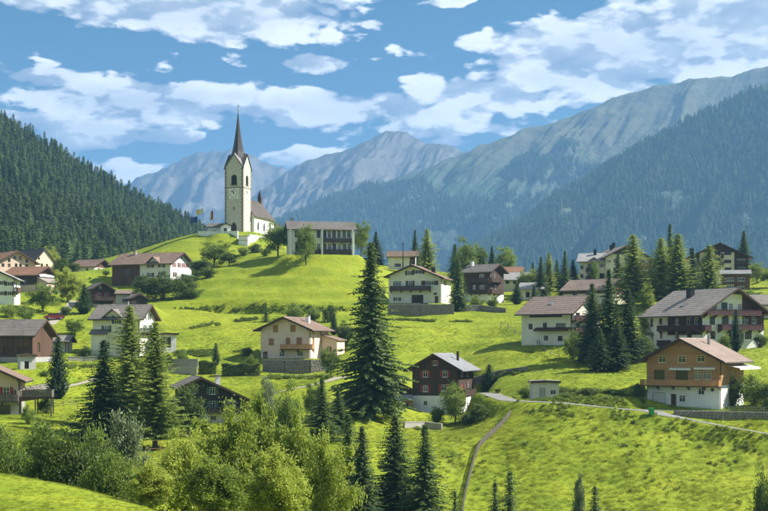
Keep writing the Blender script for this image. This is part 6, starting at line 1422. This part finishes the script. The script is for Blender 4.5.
keepm = lambda p, f: (p[:, 2]+260*fbm(p[:, 0]/260, p[:, 2]/120, 4) < 560) & (fbm(p[:, 0]/200+3, p[:, 2]/80, 3) > -.42)
P = on_surface(mid, 60000, keepm, g_); scatter('mountain_forest', P, .6+.6*g_.random(len(P)), MS)

# ---------------------------------------------------------------- grass
def tuft(n, h, spread, seed, wd=.035):
    g = np.random.default_rng(seed); a = g.random(n)*6.28; r = spread*np.sqrt(g.random(n)); P = np.c_[np.cos(a)*r, np.sin(a)*r, np.full(n, -.03)]
    d = unit(np.c_[np.cos(a)*.7+g.normal(size=n)*.4, np.sin(a)*.7+g.normal(size=n)*.4, np.full(n, .8)]); hh = h*(.5+.7*g.random(n)); sd = unit(np.c_[g.normal(size=(n, 2)), np.zeros(n)])
    V = np.stack([P-sd*wd, P+sd*wd, P+d*hh[:, None]+np.c_[d[:, :2]*hh[:, None]*.4, np.zeros(n)]], 1).reshape(-1, 3)
    return np_mesh('tuft', V, np.arange(len(V)).reshape(-1, 3), 'grass_blade', False)
def grass():
    g = np.random.default_rng(77); N = 420000
    D = 50+(430-50)*g.random(N)**.8; u = -30+830*g.random(N); x = (u-384)/F*D; y = D
    ok = np.ones(N, bool)
    for h in HS:
        ca, sa = math.cos(h['a']), math.sin(h['a']); dx = x-h['loc'].x; dy = y-h['loc'].y
        ok &= ~((np.abs(ca*dx+sa*dy) < h['w']/2+.4) & (np.abs(-sa*dx+ca*dy) < h['l']/2+.4))
    for nm, line, wd, m_ in ROADS:
        L = np.array([tuple(p) for p in line])[::3]
        for a, b in zip(L[:-1], L[1:]):
            ab = b[:2]-a[:2]; t = np.clip(((x-a[0])*ab[0]+(y-a[1])*ab[1])/(ab@ab+1e-9), 0, 1); ok &= np.hypot(x-a[0]-t*ab[0], y-a[1]-t*ab[1]) > wd/2+.12
    dn = fbm(x/4.5, y/4.5, 4)
    # mown near lawn at the left and hilltop are short; the lower meadow is rough
    rough = sstep(-2, 12, x-(y-150)*.0)*(1-sstep(186, 200, y))*sstep(120, 150, y)
    ok &= g.random(N) < np.clip(.45+.4*dn+.1*rough, .05, 1)
    x, y, D, dn, rough = x[ok], y[ok], D[ok], dn[ok], rough[ok]; z = gz(x, y)
    s = (.42+.35*g.random(len(x))+.25*np.clip(dn, 0, 1))*(.68+.27*rough)*np.where(D < 115, .55, 1.0)*np.where(z > 4, .62, 1.0)
    scatter('grass', np.c_[x, y, z], s, [tuft(26, .5, .42, 1), tuft(26, .42, .5, 2), tuft(22, .6, .32, 3)])
grass()

def weeds():
    """rank herbs on the banks, road verges and wall feet"""
    g = np.random.default_rng(13); P = []
    def along(L, n, below, above):
        L = np.asarray(L)[:, :2]; sl = np.r_[0, np.cumsum(np.hypot(*np.diff(L, axis=0).T))]; t = g.random(n)*sl[-1]; x = np.interp(t, sl, L[:, 0]); y = np.interp(t, sl, L[:, 1])+g.uniform(-below, above, n)+.25*g.normal(size=n); x = x+.3*g.normal(size=n)
        k = fbm(x/3.1+2, y/3.1, 3) > -.12; P.append(np.c_[x, y][k])
    for L in BANKS: along(L, 420, .7, .2)
    L = np.array([tuple(p) for p in ROADS[0][1]]); along(L[24:], 620, 5.5, -2.2); along(L[30:72], 420, -2.0, 6)
    for a, b, n in (((560, 396), (645, 404), 700), ((700, 398), (775, 398), 300), ((470, 388), (530, 374), 300), ((20, 395), (55, 392), 160), ((60, 372), (100, 366), 160), ((265, 378), (335, 379), 200)):
        along([tuple(hit(*a, 150)), tuple(hit(*b, 150))], n, .8, 2.2)
    # scattered docks and nettles over the rough lower meadow
    n = 1500; D = g.uniform(140, 186, n); u = g.uniform(440, 800, n); x = (u-384)/F*D; k = fbm(x/5, D/5+9, 4) > .12; P.append(np.c_[x, D][k])
    P = np.concatenate(P); ok = np.ones(len(P), bool); x, y = P.T
    for h in HS:
        ca, sa = math.cos(h['a']), math.sin(h['a']); dx = x-h['loc'].x; dy = y-h['loc'].y; ok &= ~((np.abs(ca*dx+sa*dy) < h['w']/2+.3) & (np.abs(-sa*dx+ca*dy) < h['l']/2+.3))
    for nm, line, wd, m_ in ROADS:
        L = np.array([tuple(p) for p in line])[::3]
        for a, b in zip(L[:-1], L[1:]):
            ab = b[:2]-a[:2]; t = np.clip(((x-a[0])*ab[0]+(y-a[1])*ab[1])/(ab@ab+1e-9), 0, 1); ok &= np.hypot(x-a[0]-t*ab[0], y-a[1]-t*ab[1]) > wd/2+.35
    P = P[ok]; far = np.clip(P[:, 1]/200, .8, 1.3)
    src = [broadleaf('weed', 1.0, .6, 'leaf_weed', 201, 10, 16, .2, .45, .5, False, .5)['crown'], broadleaf('weed', 1.0, .5, 'leaf_mid', 202, 10, 16, .2, .5, .5, False, .5)['crown'], broadleaf('weed', .8, .7, 'leaf_weed', 203, 10, 16, .2, .45, .5, False, .5)['crown']]
    scatter('weeds', np.c_[P, gz(P[:, 0], P[:, 1])], (.25+.45*g.random(len(P))**2)*far*np.where(P[:, 1] > 225, .75, 1), src)
weeds()

# ---------------------------------------------------------------- the air
m = bpy.data.materials.new('haze'); m.use_nodes = True; nt = m.node_tree; nt.nodes.clear()
out = nt.nodes.new('ShaderNodeOutputMaterial'); pv = nt.nodes.new('ShaderNodeVolumePrincipled'); pv.inputs['Color'].default_value = (.22, .45, .82, 1); pv.inputs['Density'].default_value = 1.4e-4
pv.inputs['Anisotropy'].default_value = .1; nt.links.new(pv.outputs[0], out.inputs['Volume']); M_['haze'] = m
hz = MB().box(-8900, -1500, -330, 8900, 9200, 1215).build('haze', 'haze'); tag(hz, kind='stuff')
